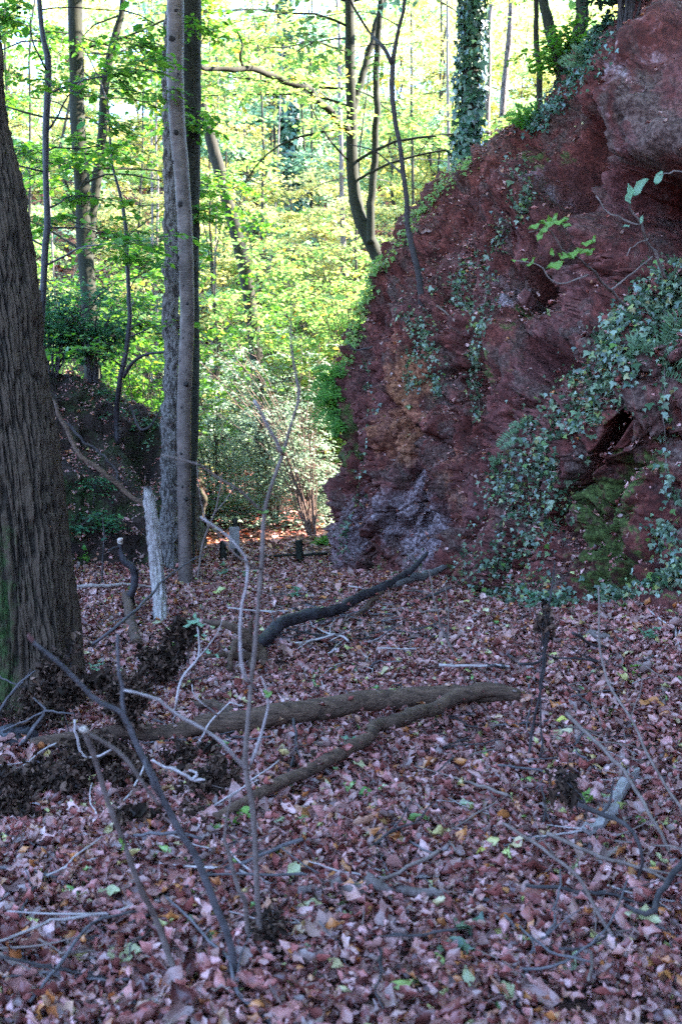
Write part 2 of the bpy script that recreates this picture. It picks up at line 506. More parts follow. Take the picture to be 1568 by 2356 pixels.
def leaf_six():
    v = np.array([(0, 0, 0), (.28, .26, .06), (.68, .24, .05), (1, 0, -.06), (.68, -.24, .05), (.28, -.26, .06), (.5, 0, 0)], float)
    return v, np.array([(0, 6, 2, 1), (0, 5, 4, 6)]), np.array([(6, 3, 2), (6, 4, 3)])

def leaf_curl(seed, ny=5, nx=3, curl=.8, roll=.8, aspect=.62, lobes=0):
    r = np.random.default_rng(seed)
    vs = []; w0 = [0.06, .62, 1.0, .90, .48, .02] if ny == 5 else list(np.sin(np.linspace(.12, math.pi - .04, ny + 1)) ** .75)
    for i in range(ny + 1):
        t = i / ny
        w = w0[i] * aspect * .5
        if lobes: w *= 1 + .28 * lobes * math.cos(i * math.pi)
        for j in range(nx + 1):
            s = j / nx * 2 - 1
            a = s * roll
            x = t - .5
            y = w * (math.sin(a) / max(roll, .01) if roll > .05 else s)
            z = w * (1 - math.cos(a)) / max(roll, .01) * 1.2
            z += .14 * math.sin(t * 8 + s * 3 + seed) * abs(s) + r.uniform(-.03, .03)
            # bend along the length
            b = curl * x
            X = math.sin(b) / max(abs(curl), .01) * 1.0; Z = (1 - math.cos(b)) / max(abs(curl), .01)
            vs.append((X - z * math.sin(b), y + .02 * r.normal(), Z + z * math.cos(b)))
    q = [(i * (nx + 1) + j, i * (nx + 1) + j + 1, (i + 1) * (nx + 1) + j + 1, (i + 1) * (nx + 1) + j) for i in range(ny) for j in range(nx)]
    return np.array(vs), np.array(q), None

def ivy_leaf():
    a = [(0, 0), (.10, .38), (.38, .50), (.45, .22), (1.0, 0), (.45, -.22), (.38, -.50), (.10, -.38)]
    v = np.array([(x, y, .10 * abs(y) - .10 * x * x) for x, y in a] + [(.3, 0, 0)])
    return v, None, np.array([(8, i + 1, i) for i in range(7)] + [(8, 0, 7)])

def rot_from(xdir, up):
    """(n,3,3) matrices with columns x, y, z from x direction and approx up."""
    x = xdir / (np.linalg.norm(xdir, axis=-1, keepdims=True) + 1e-9)
    y = np.cross(up, x); y /= np.linalg.norm(y, axis=-1, keepdims=True) + 1e-9
    z = np.cross(x, y)
    return np.stack([x, y, z], -1)

def scatter(g, tmpl, pos, Rm, size):
    v, q, t = tmpl
    n = len(pos)
    if n == 0: return
    V = np.einsum('nij,kj->nki', Rm, v) * np.asarray(size).reshape(-1, 1, 1) + pos[:, None, :]
    off = (np.arange(n) * len(v))[:, None, None]
    Q = (off + q[None]).reshape(-1, 4) if q is not None else None
    T = (off + t[None]).reshape(-1, 3) if t is not None else None
    g.add(V.reshape(-1, 3), Q, T)

def unit(n, rng=RNG):
    v = rng.normal(size=(n, 3)); return v / np.linalg.norm(v, axis=1)[:, None]

# ------------------------------------------------------------------ ground sheet
def build_ground():
    ys = np.concatenate([np.arange(-22, 1.5, .5), np.arange(1.5, 13, .08), np.arange(13, 26, .3), np.arange(26, 60, 1.2), np.arange(60, 230, 6)])
    xs = np.concatenate([-np.arange(8, 90, 4)[::-1], np.arange(-7.6, -4, .4), np.arange(-4, 4.5, .08), np.arange(4.6, 8, .4), np.arange(8, 90, 4)])
    X, Y = np.meshgrid(xs, ys)
    Z = gz(X, Y)
    Z += (0.018 * fbm(np.stack([X * 5, Y * 5, X * 0], -1), 3)) * (Y < 14)
    nx = len(xs); i = np.arange(len(ys) - 1)[:, None] * nx; j = np.arange(nx - 1)[None]
    q = np.stack([i + j, i + j + 1, i + nx + j + 1, i + nx + j], -1).reshape(-1, 4)
    o = link('ground', np.stack([X, Y, Z], -1).reshape(-1, 3), [q], MAT['soil'])
    tag(o, kind='structure')
build_ground()

# ------------------------------------------------------------------ cliff
def net_surface(cols, cden, rden):
    """cols: list of columns of 3D control points; returns grid."""
    C = np.array(cols, float)
    tu = np.concatenate([np.linspace(i, i + 1, cden[i], endpoint=False) for i in range(len(cols) - 1)] + [[len(cols) - 1]])
    tv = np.concatenate([np.linspace(i, i + 1, rden[i], endpoint=False) for i in range(C.shape[1] - 1)] + [[C.shape[1] - 1]])
    S = crom(C, tu)
    S = np.swapaxes(crom(np.swapaxes(S, 0, 1), tv), 0, 1)
    return S, tu, tv

def grid_normals(S):
    du = np.gradient(S, axis=0); dv = np.gradient(S, axis=1)
    n = np.cross(du, dv); n /= np.linalg.norm(n, axis=-1, keepdims=True) + 1e-12
    return n

def grid_quads(nu, nv):
    i = np.arange(nu - 1)[:, None] * nv; j = np.arange(nv - 1)[None]
    return np.stack([i + j, i + j + 1, i + nv + j + 1, i + nv + j], -1).reshape(-1, 4)

def column(rows, back):
    pts = [pt(*r) for r in rows]
    return [pts[0] - np.array([0, 0, .35])] + pts + [np.array(b, float) for b in back]

cols = [  # outer back points form an unseen hill, raised to keep sun off the gully
    [(3, 15, -.4), (3, 15, .1), (3, 15, .6), (3.05, 15, 1.2), (3.1, 15, 1.8), (3.2, 15.1, 2.3), (3.3, 15.2, 2.6), (3.5, 15.3, 2.8), (4.2, 16, 2.9), (6, 17.5, 3.0), (10, 19.5, 4.2), (18, 20.5, 5)],
    [(.5, 12.5, -.4), (.5, 12.5, .1), (.5, 12.5, .6), (.55, 12.5, 1.3), (.65, 12.5, 1.9), (.75, 12.5, 2.4), (.85, 12.6, 2.8), (.95, 12.7, 3.0), (1.7, 13.6, 3.0), (4, 15.2, 3.4), (9, 17, 5.2), (18, 17.5, 6)],
    column([(768, 1345, 10.8), (764, 1200, 10.8), (768, 1060, 10.8), (778, 950, 10.9), (797, 860, 11), (825, 740, 11.1), (868, 610, 11.4)], [(.95, 12.3, 3.05), (3.5, 14.2, 4.0), (9, 14.8, 7), (18, 14.8, 9)]),
    column([(850, 1335, 10.3), (850, 1200, 10.2), (855, 1060, 10.15), (860, 930, 10.2), (868, 800, 10.3), (885, 680, 10.6), (925, 530, 11.4)], [(1.3, 12.2, 3.5), (3.9, 13.4, 5.0), (9, 13.7, 10), (18, 13.7, 12)]),
    column([(940, 1330, 9.9), (935, 1190, 9.7), (935, 1040, 9.6), (942, 900, 9.5), (950, 770, 9.7), (965, 620, 10.3), (1010, 430, 11.4)], [(1.75, 12.1, 3.95), (4.3, 12.8, 6.0), (9, 13.0, 12), (18, 13, 15)]),
    column([(1035, 1335, 9.2), (1020, 1180, 9.4), (1020, 1030, 9.2), (1030, 880, 9.1), (1045, 720, 9.3), (1065, 560, 9.9), (1110, 340, 11.0)], [(2.2, 11.7, 4.4), (4.7, 12, 6.9), (9, 12.2, 14), (18, 12.2, 18)]),
    column([(1170, 1385, 7.7), (1150, 1220, 8.0), (1150, 1060, 8.4), (1160, 900, 8.7), (1170, 740, 8.7), (1190, 540, 9.2), (1250, 225, 10.4)], [(2.8, 11.1, 4.95), (5, 11.2, 8), (9, 11.2, 14), (18, 11.2, 18)]),
    column([(1320, 1415, 6.9), (1310, 1240, 7.1), (1300, 1080, 7.1), (1300, 930, 7.35), (1300, 760, 8.3), (1310, 520, 8.5), (1390, 100, 9.3)], [(3.2, 10, 5.4), (5.2, 10, 8.6), (9, 10, 14), (18, 10, 18)]),
    column([(1450, 1410, 6.4), (1450, 1210, 6.6), (1450, 1020, 6.6), (1450, 850, 6.3), (1445, 660, 7.0), (1440, 400, 7.4), (1500, -40, 8.6)], [(3.5, 9.2, 5.6), (5.4, 9, 8.5), (9, 9, 12), (18, 9, 14)]),
    column([(1568, 1390, 6.0), (1568, 1180, 6.2), (1568, 980, 6.2), (1568, 790, 5.8), (1568, 600, 6.1), (1568, 300, 6.5), (1600, -100, 7.6)], [(3.7, 8, 6.2), (5.6, 7.8, 8.8), (9.2, 7.5, 12), (18, 7.5, 14)]),
    [(2.75, 4.7, .2), (2.75, 4.7, .58), (2.75, 4.7, 1.1), (2.8, 4.7, 1.7), (2.85, 4.75, 2.3), (3.0, 4.8, 3.0), (3.2, 5.0, 3.9), (3.7, 5.5, 5.0), (4.6, 6, 6), (6.3, 6, 8.8), (9.5, 6, 12), (18, 6, 14)],
    [(3.2, 2, .2), (3.2, 2, .65), (3.25, 2, 1.2), (3.3, 2, 1.8), (3.4, 2, 2.4), (3.5, 2, 3.1), (3.7, 2, 4.0), (4.0, 2, 5.2), (4.8, 2, 6.4), (6.5, 2, 9), (9.5, 2, 12), (18, 2, 14)],
    [(3.5, -3, .2), (3.5, -3, .65), (3.55, -3, 1.2), (3.6, -3, 1.8), (3.7, -3, 2.4), (3.8, -3, 3.1), (3.9, -3, 4.0), (4.2, -3, 5.2), (5, -3, 6.4), (6.8, -3, 9), (9.5, -3, 12), (18, -3, 14)],
    [(3.6, -12, .2), (3.6, -12, .65), (3.65, -12, 1.2), (3.7, -12, 1.8), (3.8, -12, 2.4), (3.9, -12, 3.1), (4, -12, 4.0), (4.3, -12, 5.2), (5, -12, 6.4), (6.8, -12, 9), (9.5, -12, 12), (18, -12, 14)],
]
S, tu, tv = net_surface(cols, [10, 14, 55, 58, 58, 60, 62, 62, 62, 34, 14, 6, 4], [4, 50, 50, 50, 50, 50, 60, 24, 10, 6, 4])
Nn = grid_normals(S)
toC = np.array([0, 0, CAMZ]) - S
if (Nn * toC).sum(-1)[60:300, 40:200].mean() < 0: Nn = -Nn
PX, PY, PD = proj(S)
V = tv[None, :] + 0 * tu[:, None]
back = sstep(7.4, 9, V)
footf = sstep(.3, 1.2, V)
def blob(px, py, rx, ry=None, rot=0):
    ry = ry or rx; dx = PX - px; dy = PY - py
    c, s = math.cos(R(rot)), math.sin(R(rot))
    return np.exp(-(((dx * c + dy * s) / rx) ** 2 + ((-dx * s + dy * c) / ry) ** 2))
q = S * np.array([1, 1, 1])
warp = np.stack([fbm(q * .9 + 3, 3), fbm(q * .9 + 13, 3), fbm(q * .9 + 23, 3)], -1)
d = 0.14 * fbm(q * 1.1 + warp * .5, 3)
d1, d2, idv = worley((q + warp * .25) * np.array([1.7, 1.7, 1.25]))
d += 0.12 * (idv - .5) * np.clip((d2 - d1) * 5, 0, 1) - .11 * np.exp(-((d2 - d1) / .07) ** 2)
qw = q + warp * .12
d += .34 * facets(qw * np.array([1.5, 1.5, .85]), 1) + .16 * facets(qw * np.array([3.6, 3.6, 2.2]), 2) + .06 * facets(qw * np.array([9, 9, 6.5]), 3)
e1, e2, ide = worley((q + warp * .15) * np.array([5, 5, 3.6]))
d += 0.075 * (ide - .5) * np.clip((e2 - e1) * 4, 0, 1) - .03 * np.exp(-((e2 - e1) / .08) ** 2) + .05 * (.5 - e1)
h1, h2, idh = worley(q * np.array([15, 15, 12]))
d += .020 * (.5 - h1) + .010 * (idh - .5)
d += 0.022 * fbm(q * 6, 3) + .007 * fbm(q * 24, 3)
d += .14 * (np.minimum(np.abs(fbm(q * np.array([1.9, 1.9, 1.1]) + warp * .6, 3)), .5) - .18) + .075 * (np.minimum(np.abs(fbm(q * np.array([5.5, 5.5, 3.8]) + warp, 3)), .5) - .18) + .022 * (np.abs(fbm(q * 14 + warp, 2)) - .2)
d -= .12 * np.exp(-(fbm(q * np.array([2.0, 2.0, .8]) + warp, 3) / .05) ** 2)
d -= .07 * np.exp(-(fbm(q * np.array([1.5, 1.5, 1.5]) + warp + 50, 3) / .04) ** 2)
# recesses and bulges the photo shows
def hole(px, py, rx, ry, rot=0): return np.tanh(2.2 * blob(px, py, rx, ry, rot) ** 1.0) * (blob(px, py, rx * 1.6, ry * 1.6, rot))
wx = PX + 22 * fbm(q * 2.2 + 70, 4); wy = PY + 22 * fbm(q * 2.2 + 90, 4)
def inside(poly, soft):
    """signed distance to a polygon on the face, as a 0..1 mask"""
    P_ = np.array(poly, float); dmin = np.full(PX.shape, 1e9); inn = np.zeros(PX.shape, bool)
    for a, b in zip(P_, np.roll(P_, -1, 0)):
        e = b - a; t_ = np.clip(((wx - a[0]) * e[0] + (wy - a[1]) * e[1]) / (e @ e + 1e-9), 0, 1)
        dmin = np.minimum(dmin, np.hypot(wx - a[0] - e[0] * t_, wy - a[1] - e[1] * t_))
        c_ = (a[1] > wy) != (b[1] > wy)
        inn ^= c_ & (wx < e[0] * (wy - a[1]) / (e[1] if abs(e[1]) > 1e-9 else 1e-9) + a[0])
    return sstep(0, soft, np.where(inn, dmin, -dmin) + soft * .35)
d -= 1.6 * inside([(1506, 93), (1469, 143), (1363, 248), (1300, 347), (1268, 434), (1280, 527), (1262, 620), (1190, 657), (1204, 689), (1262, 701), (1246, 757), (1227, 810), (1300, 740), (1355, 680), (1384, 595), (1396, 496), (1384, 434), (1425, 354), (1473, 267), (1512, 174)], 26)
d -= 1.6 * inside([(1431, 397), (1568, 372), (1640, 380), (1640, 600), (1481, 620), (1425, 660), (1410, 620), (1431, 546), (1419, 471)], 26)
d -= .75 * inside([(1276, 856), (1357, 825), (1338, 899), (1275, 968), (1227, 996), (1204, 972), (1258, 930)], 18)
d -= .55 * inside([(1469, 899), (1419, 960), (1355, 1046), (1316, 1147), (1308, 1245), (1336, 1240), (1362, 1116), (1424, 1023), (1485, 943)], 16)
d -= .30 * inside([(1110, 350), (1210, 300), (1330, 190), (1340, 215), (1230, 330), (1120, 385)], 14) + .22 * inside([(985, 470), (1100, 380), (1106, 400), (1000, 500)], 12)
d -= .25 * hole(868, 1010, 12, 55, 8) + .20 * hole(925, 1045, 10, 34, 0) + .25 * hole(1052, 1200, 14, 60, 10) + .2 * hole(1475, 1165, 60, 10, -28) + .2 * hole(890, 1110, 30, 9, 20) + .16 * hole(840, 900, 9, 34, 0) + .2 * hole(1010, 760, 12, 40, 20)
d += .32 * blob(1405, 560, 22, 120, 8) + .30 * blob(1440, 420, 40, 40) + .22 * blob(1235, 480, 36, 100, 10) + .36 * blob(1245, 855, 58, 40, 40) + .24 * blob(1320, 800, 60, 34, -50) + .2 * blob(1215, 740, 24, 60, 8)
d += .12 * blob(905, 1090, 30, 60) + .34 * blob(1515, 270, 50, 120, 18) + .20 * blob(1450, 1000, 110, 60, -35) + .15 * blob(1560, 1150, 50, 120)
d += .20 * blob(1085, 1130, 20, 120, 16) + .12 * blob(960, 1170, 50, 70)
# root-hung overhang under the rim
d += (.14 * sstep(6.75, 7.0, V) - .12 * np.exp(-((V - 6.6) / .18) ** 2)) * (PX < 1350)
d -= d[V < 7].mean() * .8
d -= .16 * sstep(6.2, 7, V) * (PX < 1330)
d -= .20 * blob(845, 690, 45, 130) + .10 * blob(775, 1260, 45, 110) + .26 * blob(790, 1040, 45, 150)
d *= (1 - .55 * sstep(6.2, 7, V))
d *= (1 - .75 * back) * (.35 + .65 * footf)
Sd = S + Nn * d[..., None]
nu, nv = S.shape[:2]
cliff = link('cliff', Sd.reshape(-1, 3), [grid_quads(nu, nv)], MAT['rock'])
tag(cliff, kind='structure')
def nz(sc, o): return .5 + .5 * fbm(q * sc + o, 3)
stone = np.clip(blob(950, 1190, 90, 85) * 1.0 + blob(1000, 1230, 45, 110, 10) * .8 + blob(985, 1060, 22, 100, 8) * .9 + blob(1160, 730, 40, 110, 8) + blob(1510, 240, 75, 190, 18) * .6 + blob(785, 1240, 34, 120) * .9
                + blob(1235, 430, 45, 60) * .7 + blob(1190, 810, 30, 70) * .6 + blob(825, 1150, 30, 100) * .4, 0, 1)
orange = np.clip(blob(950, 960, 55, 140, 5) + .6 * blob(985, 900, 40, 90) + .5 * blob(1090, 1130, 30, 120, 14), 0, 1)
moss = np.clip(blob(1450, 1150, 130, 170, 20) * .62 + blob(1420, 1290, 100, 60) * .5 + blob(1290, 780, 60, 50) * .6 + blob(1240, 360, 60, 40) * .5 + blob(775, 1000, 22, 140) * .55 + blob(1200, 880, 60, 60) * .4
               + blob(1540, 1080, 60, 100) * .4 + .55 * back + .25 * (V < 1.5), 0, 1)
tint = np.stack([stone, orange, moss, np.ones_like(moss)], -1).reshape(-1, 4)
ca = cliff.data.color_attributes.new('tint', 'FLOAT_COLOR', 'POINT')
ca.data.foreach_set('color', tint.astype(np.float32).ravel())
CN = grid_normals(Sd)
if (CN * toC).sum(-1)[60:300, 40:200].mean() < 0: CN = -CN
CPX, CPY, CPD = proj(Sd)

# ------------------------------------------------------------------ left bank
bcols = [
    [(-14, 6, -.4), (-13, 6.4, .3), (-13, 7, .9), (-13, 7.8, 1.6), (-13, 8.8, 2.2), (-13, 11, 2.5), (-13, 16, 1.6), (-13, 22, .2)],
    [*[pt(*r) for r in [(-260, 1480, 8.3), (-260, 1400, 8.6), (-260, 1250, 9.1), (-260, 1050, 10), (-260, 850, 11)]], (-5.6, 13, 2.5), (-5.8, 17, 1.4), (-6, 22, .2)],
    [*[pt(*r) for r in [(80, 1420, 9.5), (80, 1345, 9.7), (90, 1200, 10), (90, 1020, 10.6), (95, 868, 11.4)]], (-3.9, 13.2, 2.3), (-4.2, 17, 1.2), (-4.5, 22, .2)],
    [*[pt(*r) for r in [(190, 1410, 9.8), (190, 1340, 10), (190, 1200, 10.4), (195, 1030, 10.9), (200, 885, 11.6)]], (-3.3, 13.2, 2.05), (-3.5, 17, 1.0), (-3.8, 22, .2)],
    [*[pt(*r) for r in [(280, 1400, 10.1), (280, 1333, 10.3), (285, 1200, 10.6), (288, 1050, 11.1), (290, 912, 11.8)]], (-2.8, 13.3, 1.75), (-3, 17, .8), (-3.2, 22, .1)],
    [*[pt(*r) for r in [(372, 1395, 10.4), (374, 1328, 10.6), (382, 1210, 10.8), (388, 1080, 11.2), (388, 948, 11.9)]], (-2.35, 13.3, 1.5), (-2.5, 17, .5), (-2.6, 22, 0)],
    [*[pt(*r) for r in [(410, 1380, 11.2), (412, 1315, 11.3), (415, 1220, 11.5), (414, 1100, 11.8), (405, 980, 12.3)]], (-2.1, 13.6, 1.2), (-2.3, 17, .3), (-2.4, 22, -.2)],
    [(-1.8, 13.2, -.6), (-1.8, 13.2, -.2), (-1.85, 13.3, .2), (-1.9, 13.4, .6), (-2, 13.6, .9), (-2.1, 14.2, .9), (-2.2, 17, .1), (-2.3, 22, -.3)],
]
B, bu, bv = net_surface(bcols, [10, 50, 50, 50, 50, 24, 14], [6, 50, 50, 50, 20, 12, 6])
Bn = grid_normals(B)
toB = np.array([0, 0, CAMZ]) - B
if (Bn * toB).sum(-1)[60:200, 10:120].mean() < 0: Bn = -Bn
BX, BY, BD = proj(B)
e1, e2, ide = worley(B * np.array([2.6, 2.6, 2.2]) + .3 * fbm(B * 2, 2)[..., None])
bd = .14 * fbm(B * 1.3, 4) + .08 * (ide - .5) * np.clip((e2 - e1) * 4, 0, 1) + .05 * fbm(B * 7, 4)
bd += -.5 * np.exp(-(((BX - 340) / 50) ** 2 + ((BY - 1030) / 75) ** 2))
Bd = B + Bn * bd[..., None]
bank = link('bank', Bd.reshape(-1, 3), [grid_quads(*B.shape[:2])], MAT['bank'])
tag(bank, kind='structure')
BN = grid_normals(Bd)
if (BN * toB).sum(-1)[60:200, 10:120].mean() < 0: BN = -BN
BPX, BPY, BPD = proj(Bd)

def CP(px, py):
    dd = (CPX - px) ** 2 + (CPY - py) ** 2 + (CPD < 1) * 1e9 + (V > 7.6) * 400
    k = np.unravel_index(np.argmin(dd + CPD * 3), dd.shape)
    return Sd[k], CN[k]
def BP(px, py):
    dd = (BPX - px) ** 2 + (BPY - py) ** 2 + (BPD < 1) * 1e9
    k = np.unravel_index(np.argmin(dd + BPD * 3), dd.shape)
    return Bd[k], BN[k]

# ------------------------------------------------------------------ leaf litter
EXTRA = []
def litter():
    rng = np.random.default_rng(5)
    T = [leaf_curl(s, 5, 3, c, rl, a, lb) for s, c, rl, a, lb in
         [(1, 1.8, 1.5, .60, 0), (2, 1.1, 2.4, .56, 0), (3, 2.8, 1.1, .58, 0), (4, -1.6, 1.5, .62, 0), (5, .9, .9, .54, 0), (6, 2.0, 2.8, .66, 0), (7, 1.5, 1.3, .62, .4)]]
    T3 = [leaf_curl(s, 3, 2, c, rl, .62, 0) for s, c, rl in [(21, 1.2, 1.1), (22, .6, 1.4), (23, 1.8, .6), (24, -.9, .8)]]
    T2 = [leaf_curl(s, 2, 2, c, rl, .62, 0) for s, c, rl in [(11, .9, .9), (12, .5, 1.3), (13, 1.5, .5)]]
    def put(g, tm, n, y0, y1, size, marg, tilt, lift):
        u = rng.random(n); y = np.sqrt(y0 ** 2 + u * (y1 ** 2 - y0 ** 2))
        x = (rng.random(n) * 2 - 1) * (.36 * y + marg)
        xf = np.interp(y, FOOT[:, 0], FOOT[:, 1])
        keep = x < xf + .15
        cl = vnoise(np.stack([x * 1.7, y * 1.7, x * 0 + 2], -1))
        keep &= rng.random(n) < np.clip(1.0 + .6 * cl, .65, 1)
        x, y, u = x[keep], y[keep], u[keep]; n = len(x)
        z = gz(x, y) + rng.random(n) ** 1.3 * lift + .006
        az = rng.random(n) * 2 * math.pi
        xd = np.stack([np.cos(az), np.sin(az), rng.normal(0, tilt, n)], -1)
        up = np.stack([rng.normal(0, tilt * 1.3, n), rng.normal(0, tilt * 1.3, n), np.where(rng.random(n) < .5, 1., -1.)], -1)
        Rm = rot_from(xd, up)
        sz = size * np.exp(rng.normal(0, .32, n))
        P = np.stack([x, y, z], -1)
        w = rng.integers(0, len(tm), n)
        for k, t in enumerate(tm):
            mk = w == k
            scatter(g, t, P[mk], Rm[mk], sz[mk])
    g = Geo()
    put(g, T, 58000, 1.5, 6.2, .060, .9, .62, .065)
    put(g, T, 11000, 1.8, 3.8, .05, .5, .5, .06)
    put(g, T2, 42000, 1.6, 9, .021, .7, .6, .05)
    put(g, T, 420, 2.2, 9, .088, .5, .35, .07)
    put(g, T3, 76000, 6.2, 12.5, .052, .9, .55, .065)
    put(g, T2, 34000, 12.5, 24, .085, 3, .3, .04)
    put(g, T2, 9000, 24, 60, .3, 8, .3, .05)
    # on ledges of the cliff and of the bank
    for (P, N, vis, n, sz, thr) in ((Sd.reshape(-1, 3), CN.reshape(-1, 3), (V.reshape(-1) > 1), 6500, .045, .42), (Bd.reshape(-1, 3), BN.reshape(-1, 3), np.ones(B.shape[0] * B.shape[1], bool), 2800, .045, .42)):
        w = ((N[:, 2] > thr) & vis).astype(float)
        idx = rng.choice(len(P), n, p=w / w.sum())
        p = P[idx] + N[idx] * .015 + rng.normal(0, .012, (n, 3))
        xd = unit(n, rng); up = N[idx] + rng.normal(0, .4, (n, 3))
        xd = np.cross(xd, N[idx]) + rng.normal(0, .2, (n, 3))
        w2 = rng.integers(0, 5, n); Rm = rot_from(xd, up)
        for k in range(5):
            mk = w2 == k
            scatter(g, T[k], p[mk], Rm[mk], sz * np.exp(rng.normal(0, .3, mk.sum())))
    if EXTRA:
        p = np.array(EXTRA) + rng.normal(0, .01, (len(EXTRA), 3)); n = len(p); az = rng.random(n) * 6.28
        Rm = rot_from(np.stack([np.cos(az), np.sin(az), rng.normal(0, .3, n)], -1), np.stack([rng.normal(0, .5, n), rng.normal(0, .5, n), np.ones(n)], -1)); w2 = rng.integers(0, 6, n)
        for k in range(6):
            mk = w2 == k; scatter(g, T[k], p[mk], Rm[mk], .052 * np.exp(rng.normal(0, .25, mk.sum())))
    o = g.build('leaf_litter', MAT['litter'])
    tag(o, 'brown and pinkish autumn leaves strewn thickly over the gully floor', 'leaf litter', kind='stuff')

# ------------------------------------------------------------------ foliage generators
def spray_leaves(g, tmpl, bases, dirs, L, m, size, rng, droop=.25, flat=.35):
    """m alternate leaves along a twig of length L for each base."""
    n = len(bases)
    if n == 0: return
    dirs = dirs / (np.linalg.norm(dirs, axis=1, keepdims=True) + 1e-9)
    side = np.cross(dirs, np.array([0, 0, 1.0])); side /= np.linalg.norm(side, axis=1, keepdims=True) + 1e-9
    L = np.broadcast_to(L, (n,))
    t = (np.arange(m) + .6) / m
    sg = np.where(np.arange(m) % 2 == 0, 1., -1.)
    pos = bases[:, None] + dirs[:, None] * (t[None, :, None] * L[:, None, None]) + side[:, None] * (sg * .12)[None, :, None] * size
    pos[..., 2] -= droop * (t ** 2)[None] * L[:, None]
    pos += rng.normal(0, size * .25, pos.shape)
    xd = dirs[:, None] * .55 + side[:, None] * sg[None, :, None] * .8 + rng.normal(0, .25, pos.shape)
    xd[..., 2] -= .2
    up = np.zeros(pos.shape); up[..., 2] = 1; up += rng.normal(0, flat, pos.shape)
    Rm = rot_from(xd.reshape(-1, 3), up.reshape(-1, 3))
    sz = size * np.exp(rng.normal(0, .25, n * m))
    scatter(g, tmpl, pos.reshape(-1, 3), Rm, sz)

def branches_of(P, rad, nb, t0, t1, Lb, rng, gb, per=7, rise=.35, spread=None, subs=3, spray_len=.5, az_pref=None):
    """branches off the path P; returns spray bases and directions"""
    bases, dirs = [], []
    n = len(P)
    for k in range(nb):
        t = t0 + (t1 - t0) * (k + rng.random()) / nb
        i = min(int(t * (n - 1)), n - 2)
        p0 = P[i]
        az = rng.random() * 2 * math.pi if az_pref is None else rng.normal(az_pref[0], az_pref[1])
        L = Lb * rng.uniform(.55, 1.1)
        dirv = np.array([math.cos(az), math.sin(az), rise + rng.normal(0, .18)])
        pts = [p0]
        for s in range(1, 6):
            dirv = dirv + np.array([rng.normal(0, .2), rng.normal(0, .2), rng.normal(0, .12) - .09])
            dirv /= np.linalg.norm(dirv)
            pts.append(pts[-1] + dirv * L / 5)
        pts = np.array(pts)
        r0 = min(rad[i] * .35, .005 + .0065 * L)
        tube(gb, smooth_path(pts, 10), [r0, r0 * .25], 5)
        for s in range(subs):
            ts = rng.uniform(.25, 1); q = crom(pts, [ts * 5])[0]
            da = az + rng.choice([-1, 1]) * rng.uniform(.4, 1.1)
            Ls = L * (1.15 - ts) * .7
            e = q + np.array([math.cos(da), math.sin(da), rng.normal(.05, .1)]) * Ls
            mid = (q + e) / 2 + rng.normal(0, .05 * Ls, 3)
            sp = smooth_path([q, mid, e], 6)
            tube(gb, sp, [r0 * .4, r0 * .12], 4)
            for u in range(per):
                w = rng.uniform(.15, 1)
                b = crom(sp, [w * 5])[0]
                a2 = da + rng.choice([-1, 1]) * rng.uniform(.2, 1.3)
                bases.append(b); dirs.append((math.cos(a2), math.sin(a2), rng.normal(0, .12)))
    bases = np.array(bases); dirs = np.array(dirs)
    return bases, dirs

def tree(label, path, w, bark, leaf=None, nb=14, t0=.35, t1=1, Lb=2, leafsize=.08, per=7, m=9, subs=3, spray=.45, group=None,
         sides=10, seed=0, rise=.35, name='tree', cat='tree', wig=.03, extend=6.0, tmpl=None, rings=None, amp=.06, az_pref=None, twigs=True, flat=.35):
    """path: list of (px,py,Y) from the foot up; w: widths in photo units at foot and top of the path"""
    rng = np.random.default_rng(seed + 100)
    P = np.array([pt(*p) for p in path])
    dists = P[:, 1]
    r = np.interp(np.linspace(0, 1, len(P)), np.linspace(0, 1, len(w)), w) / 2 / F * dists
    P[0][2] -= .0
    if extend:
        dv = P[-1] - P[-2]; dv /= np.linalg.norm(dv); dv = dv * .6 + np.array([0, 0, .4]); dv /= np.linalg.norm(dv)
        P = np.vstack([P, P[-1] + dv * extend * .5, P[-1] + dv * extend + np.array([rng.normal(0, .3), rng.normal(0, .3), 0])])
        r = np.r_[r, r[-1] * .75, r[-1] * .3]
    foot = P[0].copy()
    P = np.vstack([P[0] - np.array([0, 0, .3]), P]); r = np.r_[r[0] * 1.15, r]
    n = rings or 40
    pp = smooth_path(P, n, wig, seed)
    seg = np.r_[0, np.cumsum(np.linalg.norm(np.diff(P, axis=0), axis=1))]; seg /= seg[-1]
    rr = np.interp(np.linspace(0, 1, n), seg, r)
    t = thing(name, label, cat, foot, group)
    g = Geo()
    tube(g, pp, rr, sides, lambda V, a, tt: amp * rr[0] * fbm(V * 9, 3))
    g.build('trunk', bark, t)
    if leaf is not None:
        gb = Geo()
        b, d_ = branches_of(pp, rr, nb, t0, t1, Lb, rng, gb, per, rise, subs=subs, az_pref=az_pref)
        if twigs:
            for i in range(len(b)):
                e = b[i] + d_[i] / np.linalg.norm(d_[i]) * spray; e[2] -= .2 * spray
                tube(gb, np.array([b[i], (b[i] + e) / 2 + [0, 0, .03 * spray], e]), [.0035, .0015], 3, cap=False)
        gb.build('branches', bark, t)
        gl = Geo()
        spray_leaves(gl, tmpl or leaf_six(), b, d_, spray, m, leafsize, rng, flat=flat)
        gl.build('crown', leaf, t)
    return t, pp, rr
